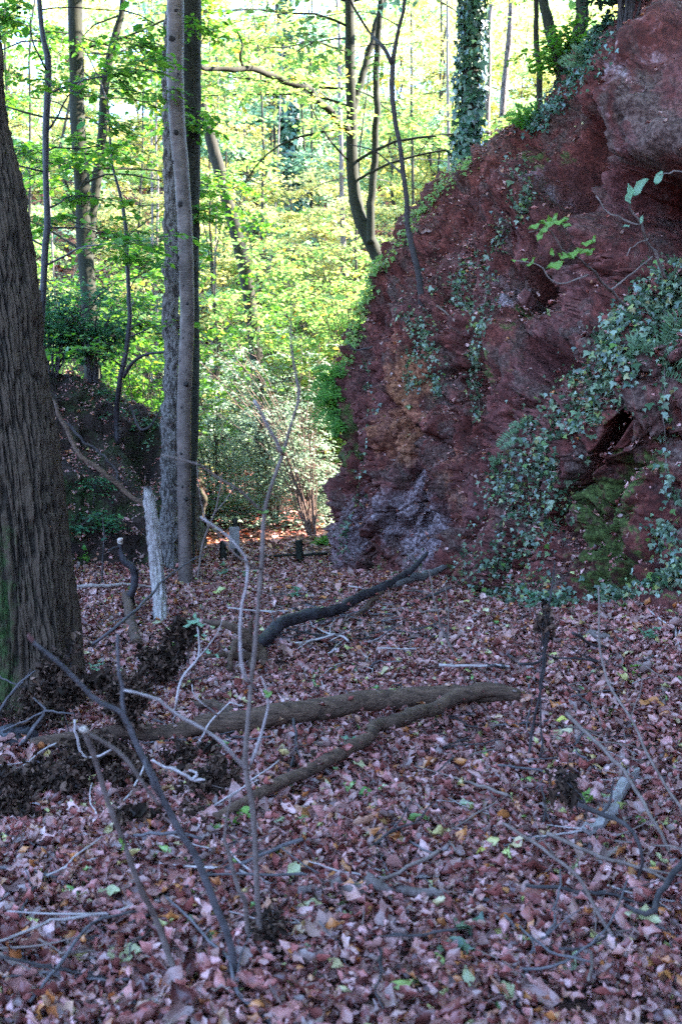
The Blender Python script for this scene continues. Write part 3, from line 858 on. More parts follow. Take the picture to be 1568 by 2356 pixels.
# ------------------------------------------------------------------ big near tree on the left
RID = []
def big_tree():
    path = [(50, 1660, 5.4), (60, 1500, 5.4), (48, 1350, 5.4), (28, 1150, 5.42), (-10, 850, 5.45), (-55, 500, 5.5), (-100, 150, 5.55), (-140, -150, 5.6)]
    wid = [272, 230, 220, 216, 210, 196, 176, 160]
    P = np.array([pt(*p) for p in path]); r = np.array(wid) / 2 / F * P[:, 1]
    P = np.vstack([P[0] - [0, 0, .3], P, P[-1] + [-.35, .1, 2.5], P[-1] + [-.5, .3, 6]]); r = np.r_[r[0] * 1.08, r, r[-1] * .8, r[-1] * .4]
    n = 520
    seg = np.r_[0, np.cumsum(np.linalg.norm(np.diff(P, axis=0), axis=1))]; seg /= seg[-1]
    pp = smooth_path(P, n); rr = np.interp(np.linspace(0, 1, n), seg, r)
    def disp(V, a, t):
        z = V[..., 2]
        h = 1 - sstep(0, 1.3, z)
        lob = .03 * h * np.cos(5 * a + 1) + .02 * h * np.cos(8 * a)
        q = np.stack([np.cos(a) * 3.2, np.sin(a) * 3.2, z * .9], -1)
        wv = fbm(q * .8, 3) * .5
        q2 = np.stack([np.cos(a + wv * .2) * 17, np.sin(a + wv * .2) * 17, z * 4.2 + 5], -1)
        ridge = 1 - np.abs(fbm(q2, 2)) * 2.6
        ridge2 = 1 - np.abs(fbm(q2 * np.array([2.3, 2.3, 3.]) + 9, 2)) * 2
        pr = np.clip(1 - np.exp(-(fbm(q2, 2) / .22) ** 2) + .25 * ridge2 * .3, 0, 1.2)
        RID.append(pr)
        return lob + .026 * pr + .006 * ridge2 + .006 * fbm(V * 30, 3) + .02 * fbm(V * 2.2, 2)
    t = thing('tree', 'massive brown furrowed trunk leaning at the left edge, mossy at its foot', 'tree', P[1] * [1, 1, 0])
    g = Geo(); tube(g, pp, rr, 420, disp)
    o = g.build('trunk', MAT['bark_big'], t)
    co = np.empty(len(o.data.vertices) * 3, np.float32); o.data.vertices.foreach_get('co', co); co = co.reshape(-1, 3) + np.array(t['_o'])
    x, y, _ = proj(co)
    mo = np.clip(.75 * np.exp(-(((x + 5) / 60) ** 2 + ((y - 1440) / 230) ** 2)) + .30 * sstep(1450, 1700, y) + .1, 0, 1)
    at = o.data.attributes.new('moss', 'FLOAT', 'POINT'); at.data.foreach_set('value', mo.astype(np.float32))
    rv = np.zeros(len(co), np.float32); rv[:len(RID[0].ravel())] = RID[0].ravel(); at = o.data.attributes.new('ridge', 'FLOAT', 'POINT'); at.data.foreach_set('value', rv)
big_tree()

# ------------------------------------------------------------------ the three trunks in the middle
t, pp, rr = tree('pale scaly trunk behind the smooth knotty trunk, on its left side', [(390, 1335, 10.5), (391, 1100, 10.5), (394, 850, 10.55), (394, 500, 10.6), (393, 200, 10.65), (396, -60, 10.7)], [46, 40, 38, 36, 34, 30], MAT['bark_pale'],
                 sides=64, rings=320, amp=.26, wig=.02, seed=3)
t, pp, rr = tree('dark olive trunk behind the smooth knotty trunk, on its right side', [(433, 1330, 10.9), (438, 1000, 10.9), (437, 700, 10.9), (438, 350, 10.9), (438, -60, 10.9)], [28, 34, 38, 42, 46], MAT['bark_dark'],
                 sides=32, rings=160, amp=.10, wig=.02, seed=4)
t, pp, rr = tree('smooth grey brown trunk dotted with dark branch scars', [(428, 1345, 9.9), (426, 1250, 9.9), (424, 1100, 9.9), (425, 900, 9.9), (431, 700, 9.9), (424, 500, 9.9), (411, 300, 9.9), (406, 150, 9.9), (404, -40, 9.9)],
                 [36, 31, 32, 33, 33, 34, 36, 38, 38], MAT['bark_smooth'], sides=40, rings=220, amp=.035, wig=.012, seed=5)
knots = [(398, 100, 22), (414, 178, 11), (408, 308, 20), (398, 382, 16), (417, 478, 20), (405, 545, 20), (401, 598, 14), (425, 668, 9), (438, 498, 9), (434, 905 - 200, 11), (431, 890, 20), (421, 940, 10), (424, 788, 9), (440, 735, 9),
         (420, 1050, 12), (441, 1060, 8), (416, 830, 8), (430, 1150, 16), (422, 1125, 10), (436, 1170, 9), (407, 40, 14)]
for (kx, ky, ks) in knots:
    k = int(np.argmin((proj(pp)[1] - ky) ** 2)); c = pp[k]; r0 = rr[k]
    xo = float(np.clip((kx - proj(c)[0]) / F * 9.9 / r0, -.93, .93))
    dirn = np.array([xo, -math.sqrt(max(1 - xo * xo, 0)), .25])
    b = c + dirn * r0 * .9
    s = ks / F * 9.9 / 2 * .68
    g = Geo(); tube(g, smooth_path([b - dirn * s * .5, b + dirn * s * .35, b + dirn * s * 1.0], 6), [s * 1.25, s * .95, s * .35], 9, rough(s * .35, 60))
    g.build('branch_scar', MAT['knot'], t)

# ------------------------------------------------------------------ broken stump and near dead wood
def stick(label, pts, w, mat, name='branch', cat='branch', seed=0, wig=.01, sides=10, n=None, ground=False, group=None, kids=(), amp=.12, tips=True, asname=None):
    """pts: (px,py,Y) ; Y None = on the ground plus optional height"""
    def P3(p):
        if p[2] is None: return G(p[0], p[1], 0.02)
        if isinstance(p[2], str): return G(p[0], p[1], float(p[2]))
        return pt(*p)
    P = np.array([P3(p) for p in pts])
    wr = np.interp(np.linspace(0, 1, len(P)), np.linspace(0, 1, len(w)), w) / 2 / F * P[:, 1]
    L = np.linalg.norm(np.diff(P, axis=0), axis=1).sum()
    n = n or int(np.clip(L / .03, 12, 120))
    seg = np.r_[0, np.cumsum(np.linalg.norm(np.diff(P, axis=0), axis=1))]; seg /= seg[-1]
    pp = smooth_path(P, n, wig, seed); rr = np.interp(np.linspace(0, 1, n), seg, wr)
    g = Geo(); tube(g, pp, rr, sides, lambda V, a, tt: amp * rr[:, None] * fbm(V * (1.2 / max(wr.max(), .004)) * .5 + seed, 3))
    if kids:
        t = thing(name, label, cat, P[0], group)
        g.build(asname or 'stem', mat, t)
        for kpts, kw, kname, kmat in kids:
            Pk = np.array([P3(p) for p in kpts]); Lk = np.linalg.norm(np.diff(Pk, axis=0), axis=1).sum()
            nk = int(np.clip(Lk / .03, 8, 70)); wk = np.interp(np.linspace(0, 1, nk), np.linspace(0, 1, len(kw)), kw) / 2 / F * Pk[:, 1].mean()
            gk = Geo(); tube(gk, smooth_path(Pk, nk, wig * .7, seed + 5), wk, max(6, sides - 2), lambda V, a, tt: amp * wk[:, None] * fbm(V * 40, 3))
            gk.build(kname, kmat or mat, t)
        return t, pp
    o = g.build(name, mat, origin=P[0]); tag(o, label, cat, group)
    return o, pp

# upright rotten stump
def snag():
    P = np.array([pt(*p) for p in [(372, 1450, 7.9), (368, 1370, 8.2), (361, 1300, 8.3), (353, 1230, 8.3), (346, 1165, 8.3), (341, 1120, 8.3)]])
    n = 110; pp = smooth_path(P, n); rr = np.interp(np.linspace(0, 1, n), [0, .2, .5, .8, .93, 1], [12, 15, 16, 15, 12, 8]) / F * 8.3
    def disp(V, a, t):
        q = np.stack([np.cos(a) * 2.2, np.sin(a) * 2.2, V[..., 2] * 1.8], -1)
        jag = np.where(t > .93, -.03 * (t - .93) / .07 * (1 + 1.6 * fbm(q * 3, 2)), 0)
        return .022 * fbm(q * 1.6, 4) - .014 * np.exp(-(fbm(q * 2.5 + 9, 2) / .1) ** 2) + .007 * fbm(V * 45, 3) + jag
    g = Geo(); tube(g, pp, rr, 40, disp)
    V = np.concatenate(g.v)
    o = g.build('dead_stump', MAT['dead_pale'], origin=P[0])
    tag(o, 'bleached rotten broken tree stump standing left of the three trunks', 'stump')
snag()

stick('bent dark blue-grey dead branch with a fresh broken tip, left of bleached stump', [(303, 1400, '0.0'), (300, 1370, 8.4), (311, 1335, 8.4), (305, 1305, 8.4), (284, 1285, 8.4), (277, 1262, 8.4), (278, 1243, 8.4)], [22, 18, 18, 17, 15, 12, 9], MAT['wet_branch'],
      seed=2, sides=14, kids=[([(276, 1250, 8.38), (277, 1243, 8.37), (279, 1238, 8.36)], [13, 12, 9], 'broken_tip', MAT['broken']), ([(276, 1258, 8.4), (262, 1262, 8.35), (250, 1266, 8.3)], [7, 6, 4], 'side_twig', None)])
stick('grey dead log piece sloping down in front of bleached stump', [(290, 1395, '0.10'), (300, 1440, '0.08'), (316, 1500, '0.05')], [18, 24, 27], MAT['log'], name='log', cat='log', seed=3, sides=14)
stick('horizontal pale stick lying between big trunk and bleached stump', [(175, 1383, '0.12'), (230, 1384, '0.14'), (290, 1378, '0.13'), (350, 1376, '0.10')], [8, 9, 8, 5], MAT['twig_pale'], seed=8)
stick('long thin dark stick rising behind bleached stump', [(215, 1500, '0.05'), (270, 1440, 6.9), (330, 1385, 7.6), (400, 1315, 8.4), (470, 1275, 9)], [7, 8, 7, 5, 3], MAT['twig_blue'], seed=9)
# fallen limbs leaning on the left bank
stick('long fallen limb slanting down the dark bank towards bleached stump', [(90, 882, 10.7), (125, 935, 10.2), (160, 1000, 10), (195, 1055, 9.8), (250, 1100, 9.7), (290, 1130, 9.7), (335, 1165, 9.6), (350, 1190, 9.7)], [8, 9, 11, 11, 12, 12, 10, 6], MAT['log'], seed=12, wig=.03)
stick('thin limb hanging above the slanting limb on the dark bank', [(92, 885, 10.8), (118, 905, 10.6), (140, 960, 10.6), (190, 1010, 10.5), (250, 1060, 10.4), (285, 1130, 10.3)], [10, 9, 7, 6, 5, 3], MAT['twig_dark'], seed=13, wig=.03)
stick('dark upright dead twig against the dark bank, short', [(237, 1355, 9.2), (236, 1300, 9.2), (240, 1240, 9.2), (236, 1190, 9.3)], [5, 4, 3, 2], MAT['twig_dark'], seed=14)
stick('thin curved branch arching from the bank top to the pale trunk', [(300, 930, 11.2), (320, 985, 11), (350, 975, 10.9), (375, 930, 10.8), (392, 905, 10.7)], [5, 6, 5, 4, 3], MAT['twig_dark'], seed=15)

# ------------------------------------------------------------------ fallen logs in front
def log(label, pts, w, mat, seed, kids=(), sides=28, amp=.10, name='log', cat='log'):
    r = stick(label, pts, w, mat, name=name, cat=cat, seed=seed, sides=sides, wig=.02, kids=kids, amp=amp, asname='stem', n=130)
    rg = np.random.default_rng(seed)
    for i in rg.integers(8, 120, 44):
        p_ = r[1][i]; h_ = np.interp(i / 129, np.linspace(0, 1, len(w)), w) / 2 / F * p_[1]
        a_ = rg.normal(0, 1.1); EXTRA.append(p_ + np.array([0, -math.sin(a_) * h_, math.cos(a_) * h_]) if abs(a_) < 1.2 else p_ + np.array([0, -h_ * 1.15, -h_ * .5]))
    return r
log('long straight brown log lying across the gully floor, thickest of the logs', [(75, 1752, '.08'), (240, 1738, '.09'), (400, 1728, '.095'), (500, 1722, '.11'), (620, 1706, '.13'), (780, 1692, '.14'), (950, 1668, '.14'), (1100, 1652, '.12'), (1188, 1640, '.08')],
    [30, 36, 42, 46, 52, 50, 46, 38, 26], MAT['log'], 21,
    kids=[([(570, 1704, '.08'), (510, 1676, '.10'), (470, 1657, '.09'), (432, 1642, '.05')], [30, 24, 20, 14], 'side_branch', None)])
log('slimmer curved brown log meeting the thick log at the right end', [(495, 1925, '.07'), (650, 1860, '.10'), (820, 1787, '.13'), (890, 1750, '.15'), (1020, 1698, '.17'), (1105, 1660, '.15'), (1190, 1641, '.08')],
    [22, 29, 32, 33, 34, 38, 28], MAT['log'], 22)
log('short weathered stick with flaking bark half sunk in leaves at the bottom', [(690, 2122, '0.08'), (780, 2118, '0.095'), (900, 2120, '0.095'), (1025, 2124, '0.08')], [20, 26, 24, 14], MAT['weathered'], 23, sides=16)
t, _ = log('dark wet crooked limb with torn roots, leaning on the cliff foot', [(585, 1520, '0.12'), (600, 1478, 6.55), (640, 1440, 6.75), (700, 1418, 7.0), (760, 1405, 7.2), (830, 1370, 7.5), (890, 1345, 7.7), (935, 1320, 7.9), (965, 1290, 8.0), (983, 1270, 8.05)],
    [46, 34, 30, 28, 26, 24, 20, 17, 12, 7], MAT['wet_branch'], 24,
    kids=[([(888, 1346, 7.7), (930, 1336, 7.9), (975, 1322, 8.2), (1025, 1305, 8.5)], [20, 20, 18, 12], 'side_branch', MAT['bark_mid']),
          ([(890, 1350, 7.7), (850, 1390, 7.5), (800, 1440, '0.03')], [12, 10, 6], 'side_branch', MAT['log']),
          ([(590, 1500, 6.4), (560, 1455, 6.3), (520, 1435, 6.3), (470, 1430, 6.4)], [30, 24, 16, 9], 'root', MAT['log']),
          ([(600, 1500, 6.4), (560, 1510, 6.3), (505, 1505, 6.2), (470, 1515, 6.2)], [30, 22, 12, 6], 'root', MAT['log']),
          ([(595, 1495, 6.4), (545, 1480, 6.2), (530, 1530, 6.1), (545, 1570, '0.0')], [28, 20, 14, 8], 'root', MAT['log']),
          ([(600, 1500, 6.4), (615, 1530, 6.3), (640, 1560, '0.01')], [30, 22, 10], 'root', MAT['log']),
          ([(590, 1500, 6.4), (580, 1540, 6.2), (590, 1575, '0.0')], [26, 18, 8], 'root', MAT['log']),
          ([(590, 1490, 6.4), (575, 1450, 6.4), (583, 1415, 6.4)], [22, 14, 5], 'root', MAT['log'])])
stick('small crooked stick stub beneath the withered clump, bottom left', [(270, 1888, 4.1), (300, 1872, 4.1), (360, 1876, 4.15), (400, 1872, 4.2)], [14, 18, 18, 12], MAT['twig_blue'], seed=31)
stick('weathered grey board lying in leaves near the right edge', [(1355, 1478, '0.05'), (1395, 1492, '0.05'), (1430, 1502, '0.04'), (1470, 1520, '0.02')], [22, 20, 20, 10], MAT['weathered'], name='plank', cat='plank', seed=32)

def slab(label, outline, mat, name='stone', cat='stone', h=.06, seed=0, thick=.02):
    g = Geo()
    top = np.array([G(px, py, h) for px, py in outline]); c = top.mean(0); rng = np.random.default_rng(seed)
    n = len(top)
    rings = [top + [0, 0, -thick], top, c + (top - c) * .75 + [0, 0, .012], c + (top - c) * .35 + [0, 0, .016]]
    V = np.concatenate(rings + [c[None] + [0, 0, .018]]); V += rng.normal(0, .003, V.shape)
    qd = [(k * n + i, k * n + (i + 1) % n, (k + 1) * n + (i + 1) % n, (k + 1) * n + i) for k in range(3) for i in range(n)]
    tr = [(3 * n + i, 3 * n + (i + 1) % n, 4 * n) for i in range(n)]
    g.add(V, qd, tr); o = g.build(name, mat, origin=c, smooth=False); tag(o, label, cat); return o
slab('pale flat slab of bark lying at an angle in the leaves, right side', [(1455, 1820), (1470, 1828), (1432, 1890), (1420, 1920), (1400, 1935), (1385, 1962), (1352, 1972), (1338, 1962), (1365, 1935), (1372, 1910), (1400, 1895), (1412, 1880), (1425, 1850)], MAT['slab'], 'bark_piece', 'bark', .095, 3)

def rock(label, px, py, w, mat, seed, name='stone', sq=.7, group=None):
    c = G(px, py, 0); r = w / 2 / F * c[1]
    nu_, nv_ = 18, 12
    a = np.linspace(0, 2 * math.pi, nu_, endpoint=False); b = np.linspace(.02, math.pi - .02, nv_)
    A, Bb = np.meshgrid(a, b, indexing='ij')
    D = np.stack([np.cos(A) * np.sin(Bb), np.sin(A) * np.sin(Bb), np.cos(Bb)], -1)
    d1_, d2_, i_ = worley(D * 1.6 + seed * 3.7)
    V_ = c + D * r * (1 + .35 * (i_ - .5) + .15 * fbm(D * 3 + seed, 3))[..., None] * np.array([1, .8, sq]) + np.array([0, 0, r * .25])
    i = np.arange(nu_)[:, None] * nv_; i2 = ((np.arange(nu_) + 1) % nu_)[:, None] * nv_; j = np.arange(nv_ - 1)[None]
    qd = np.stack([i + j, i + j + 1, i2 + j + 1, i2 + j], -1).reshape(-1, 4)
    g = Geo(); g.add(V_.reshape(-1, 3), qd); o = g.build(name, mat, origin=c, smooth=False); tag(o, label, 'stone', group); return o
rock('jagged red-brown rock at the foot of the smooth trunk', 492, 1365, 46, MAT['redstone'], 1)
rock('small red rock just right of the low rail', 630, 1305, 26, MAT['redstone'], 2)
rock('low flat red rock beside the left fence stub', 505, 1300, 34, MAT['redstone'], 3, sq=.4)
rock('small pale stone in the leaves before the cliff corner', 715, 1332, 12, MAT['stone'], 4)
rock('grey rounded stone at the left edge below the big trunk', 30, 1725, 120, MAT['wet_branch'], 5, sq=.6)
rock('red rock lump below the bent dark branch', 262, 1430, 42, MAT['redstone'], 6, sq=.5)

# ------------------------------------------------------------------ remains of a fence beyond the trunks
def post(label, px, py0, py1, w, mat, lean=0, plate=None):
    b = G(px, py0); top = pt(px + lean, py1, b[1]); r = w / F * b[1] / 2
    g = Geo(); tube(g, smooth_path([b - [0, 0, .2], (b + top) / 2, top], 12), [r * 1.3, r * 1.3], 4, rough(r * .2, 20), cap=True)
    t = thing('fence_post', label, 'post', b); g.build('post_shaft', mat, t)
    if plate:
        x0, x1, y0, y1 = plate; Y = b[1] - r * 1.6
        A = [pt(x0, y1, Y), pt(x1, y1, Y), pt(x1, y0, Y), pt(x0, y0, Y)]; V_ = np.array(A + [a + [0, .012, 0] for a in A])
        g = Geo(); g.add(V_, [(0, 1, 2, 3), (7, 6, 5, 4), (0, 4, 5, 1), (1, 5, 6, 2), (2, 6, 7, 3), (3, 7, 4, 0)]); g.build('plate', MAT['slab'], t, smooth=False)
post('dark leaning fence post with a small pale plate fixed to it', 549, 1296, 1192, 10, MAT['bark_dark'], -9, (527, 551, 1212, 1262))
post('short dark fence stub left of the plated post', 513, 1296, 1245, 11, MAT['bark_dark'])
post('short mossy fence stub in front of the cliff corner', 690, 1300, 1243, 13, MAT['bark_green'], -3)
stick('low mossy wooden rail lying along the ground by the fence stubs', [(588, 1298, '0.08'), (650, 1295, '0.08'), (752, 1292, '0.10')], [5, 6, 7], MAT['bark_green'], name='fence_rail', cat='rail', seed=40)

# ------------------------------------------------------------------ trees of the middle distance
KW = dict(sides=14)
tree('slim crooked dark tree on the bank top, nearest the big trunk', [(83, 830, 9.6), (95, 740, 9.6), (104, 640, 9.6), (108, 520, 9.6), (110, 400, 9.6), (112, 280, 9.6), (117, 150, 9.6), (100, 80, 9.6), (92, -20, 9.6)], [19, 18, 16, 15, 14, 15, 16, 12, 11],
     MAT['wet_branch'], MAT['leaf_gr'], nb=24, t0=.12, Lb=1.5, leafsize=.07, per=7, m=8, spray=.32, seed=11, extend=3, rise=.45)
tree('upright ivy-grown trunk behind the bank, thickest on the left', [(212, 890, 14), (205, 700, 14), (190, 500, 14), (180, 300, 14), (176, 120, 14), (174, -40, 14)], [38, 36, 34, 34, 33, 30],
     MAT['bark_green'], MAT['leaf_gr'], nb=26, t0=.12, Lb=2.6, leafsize=.09, per=8, m=8, spray=.5, seed=12)
tree('forked dark trunk leaning right behind the ivy-grown trunk', [(200, 760, 15), (206, 560, 15), (222, 430, 15), (236, 300, 15), (242, 180, 15), (272, 60, 15), (285, -40, 15)], [26, 24, 24, 22, 20, 16, 12],
     MAT['bark_green'], MAT['leaf_gr'], nb=20, t0=.15, Lb=2.6, leafsize=.09, per=8, m=8, spray=.5, seed=13)
t, sp_, sr_ = tree('thin wavy dark sapling between the ivy-grown trunk and pale trunk', [(268, 960, 11.2), (276, 880, 11), (291, 810, 11), (297, 700, 11), (292, 560, 11), (284, 470, 11), (262, 400, 11), (255, 350, 11)], [12, 12, 11, 10, 9, 8, 6, 5],
     MAT['wet_branch'], MAT['leaf_gr'], nb=18, t0=.2, Lb=1.2, leafsize=.07, per=6, m=8, spray=.32, seed=14, extend=1.2, rise=.45)
g = Geo(); tube(g, smooth_path([pt(284, 868, 11), pt(305, 835, 10.9), pt(335, 816, 10.8), pt(380, 810, 10.6)], 24), [.022, .012], 8); g.build('side_branch', MAT['wet_branch'], t)
tree('lean greyish trunk tilting left, seen between the trunks and far wood', [(606, 1150, 18.5), (592, 860, 18.5), (568, 665, 18.5), (548, 560, 18.5), (522, 460, 18.5), (498, 370, 18.5), (478, 300, 18.5), (462, 220, 18.5)], [32, 31, 30, 29, 28, 27, 25, 20],
     MAT['bark_dark'], MAT['leaf_yg'], nb=12, t0=.5, Lb=4, leafsize=.13, per=6, m=7, spray=.7, seed=15, sides=10, twigs=False)
# twin-stemmed tree in the centre
t, cp_, cr_ = tree('dark forked beech in the centre with long bare boughs', [(878, 610, 15), (850, 560, 15), (818, 480, 15), (808, 380, 15), (810, 250, 15), (806, 120, 15), (802, -20, 15)], [32, 32, 30, 26, 24, 22, 20],
     MAT['bark_green'], MAT['leaf_yg'], nb=34, t0=.15, Lb=3.2, leafsize=.09, per=9, m=9, spray=.5, seed=16, rise=.4)
for pts_, w_ in (([(852, 560, 14.9), (852, 480, 14.9), (862, 330, 14.9), (866, 200, 14.9), (872, 60, 14.9), (880, -60, 14.9)], [20, 17, 15, 14, 13, 12]),
                 ([(812, 250, 15), (836, 160, 15.1), (856, 90, 15.2), (880, 10, 15.3), (900, -60, 15.3)], [17, 16, 15, 13, 11])):
    P = np.array([pt(*p) for p in pts_]); g = Geo(); tube(g, smooth_path(P, 40, .03, 3), np.array(w_) / 2 / F * 15, 12); g.build('stem', MAT['bark_green'], t)
bp = np.array([pt(*p) for p in [(806, 305, 15), (770, 270, 14.7), (735, 235, 14.4), (705, 205, 14.1), (650, 185, 13.8), (600, 165, 13.5), (560, 157, 13.3), (530, 158, 13.1), (505, 158, 13), (470, 157, 12.8), (458, 145, 12.6)]])
g = Geo(); tube(g, smooth_path(bp, 60, .03, 4), np.array([19, 15, 12, 8]) / 2 / F * 14, 8)
tube(g, smooth_path([bp[6], pt(552, 130, 13.2), pt(558, 105, 13.2), pt(545, 70, 13.2)], 12), [.02, .008], 6); g.build('bough', MAT['bark_dark'], t)
rng = np.random.default_rng(8); gl = Geo()
bb = crom(bp, rng.uniform(0, 10, 34)) + rng.normal(0, .2, (34, 3)) + [0, .3, 0]; az = rng.uniform(0, 6.28, 34)
spray_leaves(gl, leaf_six(), bb, np.stack([np.cos(az), np.sin(az), az * 0 - .1], -1), .5, 9, .08, rng); gl.build('bough_leaves', MAT['leaf_yg'], t)
# slender sapling standing on the cliff
ys = float(CP(968, 672)[0][1]) - .04
t, _, _ = tree('slender dark sapling rooted on the cliff slope, curving upward', [(968, 672, ys), (955, 600, ys - .05), (940, 520, ys), (928, 440, ys), (918, 350, ys), (905, 260, ys), (903, 170, ys), (916, 80, ys), (926, -30, ys)], [15, 14, 12, 11, 10, 11, 12, 9, 7],
     MAT['twig_dark'], MAT['leaf_yg'], nb=9, t0=.5, Lb=1.3, leafsize=.065, per=4, m=7, spray=.35, seed=17, extend=2, rise=.5)
g = Geo(); tube(g, smooth_path([pt(902, 150, ys), pt(882, 110, ys), pt(850, 75, 10.3), pt(815, 20, 10.2), pt(800, -10, 10.1)], 24), [.02, .01], 7); g.build('side_branch', MAT['twig_dark'], t); g = Geo()
tube(g, smooth_path([pt(925, 400, ys), pt(890, 370, 10.3), pt(855, 345, 10.1), pt(790, 330, 10)], 20), [.012, .004], 6); g.build('side_branch', MAT['twig_dark'], t)

# ivy-covered trunk on the rim
def ivy_trunk(label, path, w, seed, n=2600, lsz=.065, mat='ivy_dark', rad=1.35, **k):
    t, pp, rr = tree(label, path, w, MAT['bark_dark'], seed=seed, **k)
    rng = np.random.default_rng(seed); i = rng.integers(0, len(pp) - 1, n); a = rng.uniform(0, 6.283, n); T_, N_, B_ = frames(pp)
    f = rng.random(n)[:, None]
    D = N_[i] * np.cos(a)[:, None] + B_[i] * np.sin(a)[:, None]
    pos = pp[i] * (1 - f) + pp[i + 1] * f + D * (rr[i] * rng.uniform(1.0, rad, n))[:, None] + rng.normal(0, .012, (n, 3))
    xd = np.cross(D, T_[i]) * rng.normal(0, .5, n)[:, None] - T_[i] * .9 + D * .25 + rng.normal(0, .2, (n, 3))
    g = Geo(); scatter(g, ivy_leaf(), pos, rot_from(xd, D + rng.normal(0, .35, (n, 3))), lsz * np.exp(rng.normal(0, .25, n)))
    g.build('ivy', MAT[mat], t); return t
ivy_trunk('thick trunk on the rim wrapped in dark glossy ivy', [(1075, 370, 12.6), (1083, 200, 12.6), (1087, 80, 12.6), (1085, -60, 12.6)], [44, 42, 40, 36], 21, n=5200, lsz=.075, extend=5, rad=1.8)
ivy_trunk('distant dark trunk cloaked in ivy beyond the centre bushes', [(700, 640, 30), (690, 520, 30), (672, 420, 30), (664, 300, 30), (658, 200, 30)], [30, 26, 22, 18, 14], 22, n=4200, lsz=.17, extend=6, rad=2.6)
RIM = [('thin straight dark trunk on the rim, left of the two curved ones', [(1240, 232, 11.2), (1238, 150, 11.2), (1235, 60, 11.2), (1233, -40, 11.2)], [15, 13, 12, 11], 'bark_dark'),
       ('grey trunk on the rim curving sharply up to the left', [(1308, 190, 10.8), (1290, 150, 10.8), (1272, 100, 10.8), (1258, 40, 10.8), (1246, -40, 10.8)], [36, 30, 26, 24, 22], 'bark_green'),
       ('dark smooth trunk on the rim nearest the red rocks', [(1322, 165, 10.6), (1325, 110, 10.6), (1335, 50, 10.6), (1340, -40, 10.6)], [26, 28, 30, 28], 'bark_dark'),
       ('pale slim bluish trunk behind the rim, right of the ivy-wrapped trunk', [(1150, 330, 18), (1156, 250, 18), (1164, 160, 18), (1170, 80, 18), (1175, -30, 18)], [16, 15, 14, 13, 12], 'bark_pale'),
       ('slim grey trunk right behind the ivy-wrapped trunk', [(1118, 350, 17), (1122, 200, 17), (1125, 80, 17), (1128, -40, 17)], [14, 13, 12, 11], 'bark_mid')]
for k, (lb, p_, w_, mt) in enumerate(RIM):
    tree(lb, p_, w_, MAT[mt], None if k > 2 else MAT['leaf_yg' if k % 2 else 'leaf_bg'], nb=10, t0=.35, Lb=2.2, leafsize=.08, per=6, m=8, spray=.45, seed=30 + k, extend=4, rise=.15)

# slim dark trunks beyond, each seen between the leaves
FAR = [(360, 600, 470, 11, 24), (512, 660, 470, 9, 26), (600, 640, 480, 12, 24), (612, 610, 350, 7, 28), (640, 560, 300, 12, 32), (500, 760, 640, 12, 22), (478, 770, 690, 10, 22), (716, 590, 330, 11, 30), (730, 560, 400, 10, 31), (795, 560, 330, 20, 24),
       (520, 1010, 930, 9, 19), (497, 990, 900, 8, 19), (350, 520, 250, 9, 30), (300, 640, 420, 9, 24), (60, 640, 380, 12, 20), (145, 840, 600, 9, 18), (955, 420, 200, 10, 26), (1000, 380, 90, 9, 30), (1035, 330, 60, 12, 24), (830, 600, 760, 12, 19), (20, 700, 300, 14, 24), (560, 500, 180, 10, 34)]
for k, (px, y0, y1, w_, Y) in enumerate(FAR):
    rng = np.random.default_rng(k); g_ = G(px, y0 + 30)
    foot = pt(px, y0, Y); foot[2] = min(foot[2], float(gz(foot[0], foot[1])) + .0) if True else foot[2]
    fx, fy, _ = proj(foot)
    ln = rng.normal(0, 14)
    tree('slim dark trunk among the leaves of the far sunny hillside', [(px, float(fy), Y), (px + ln * .3, (float(fy) + y1) / 2, Y), (px + ln, y1, Y)], [w_ * .8, w_ * .7, w_ * .5], MAT['bark_dark' if k % 3 else 'bark_mid'],
         None if Y < 23.5 else MAT[['leaf_ye', 'leaf_yg', 'leaf_bg'][k % 3]], nb=9, t0=.35, Lb=2.8, leafsize=.13, per=6, m=7, spray=.6, subs=2, seed=50 + k, extend=5, sides=8, twigs=False, group='slim trunks beyond the gully', rings=16)

# far woodland trees: three sorts, copied
def proto(k, leaf, H, cr):
    rng = np.random.default_rng(200 + k); t = thing('tree', ['yellow autumn tree in the sunlit wood on the hillside', 'yellow-green leafy tree in the sunlit wood on the hillside', 'paler green bushy tree in the sunlit wood on the hillside'][k], 'tree', (0, 0, 0), 'trees of the far hillside')
    g = Geo(); P = smooth_path([(0, 0, -.5), (.25, 0, H * .25), (-.3, .1, H * .5), (.2, -.2, H * .75), (0, 0, H)], 18, .3, k); tube(g, P, [.10, .06, .015], 8); g.build('trunk', MAT['bark_dark'], t)
    gb = Geo(); b, d_ = branches_of(P, np.linspace(.12, .02, 18), 36, .08, 1, cr, rng, gb, 13, .3, subs=3); gb.build('branches', MAT['twig_dark'], t)
    gl = Geo(); spray_leaves(gl, leaf_flat(), b, d_, .9, 9, .17, rng, flat=.5); gl.build('crown', leaf, t); return t
pro = [proto(0, MAT['leaf_far_ye'], 12, 3.6), proto(1, MAT['leaf_far_yg'], 14, 4.0), proto(2, MAT['leaf_bg'], 9, 3.2)]
rng = np.random.default_rng(77); placed = 0
used = [False] * 3
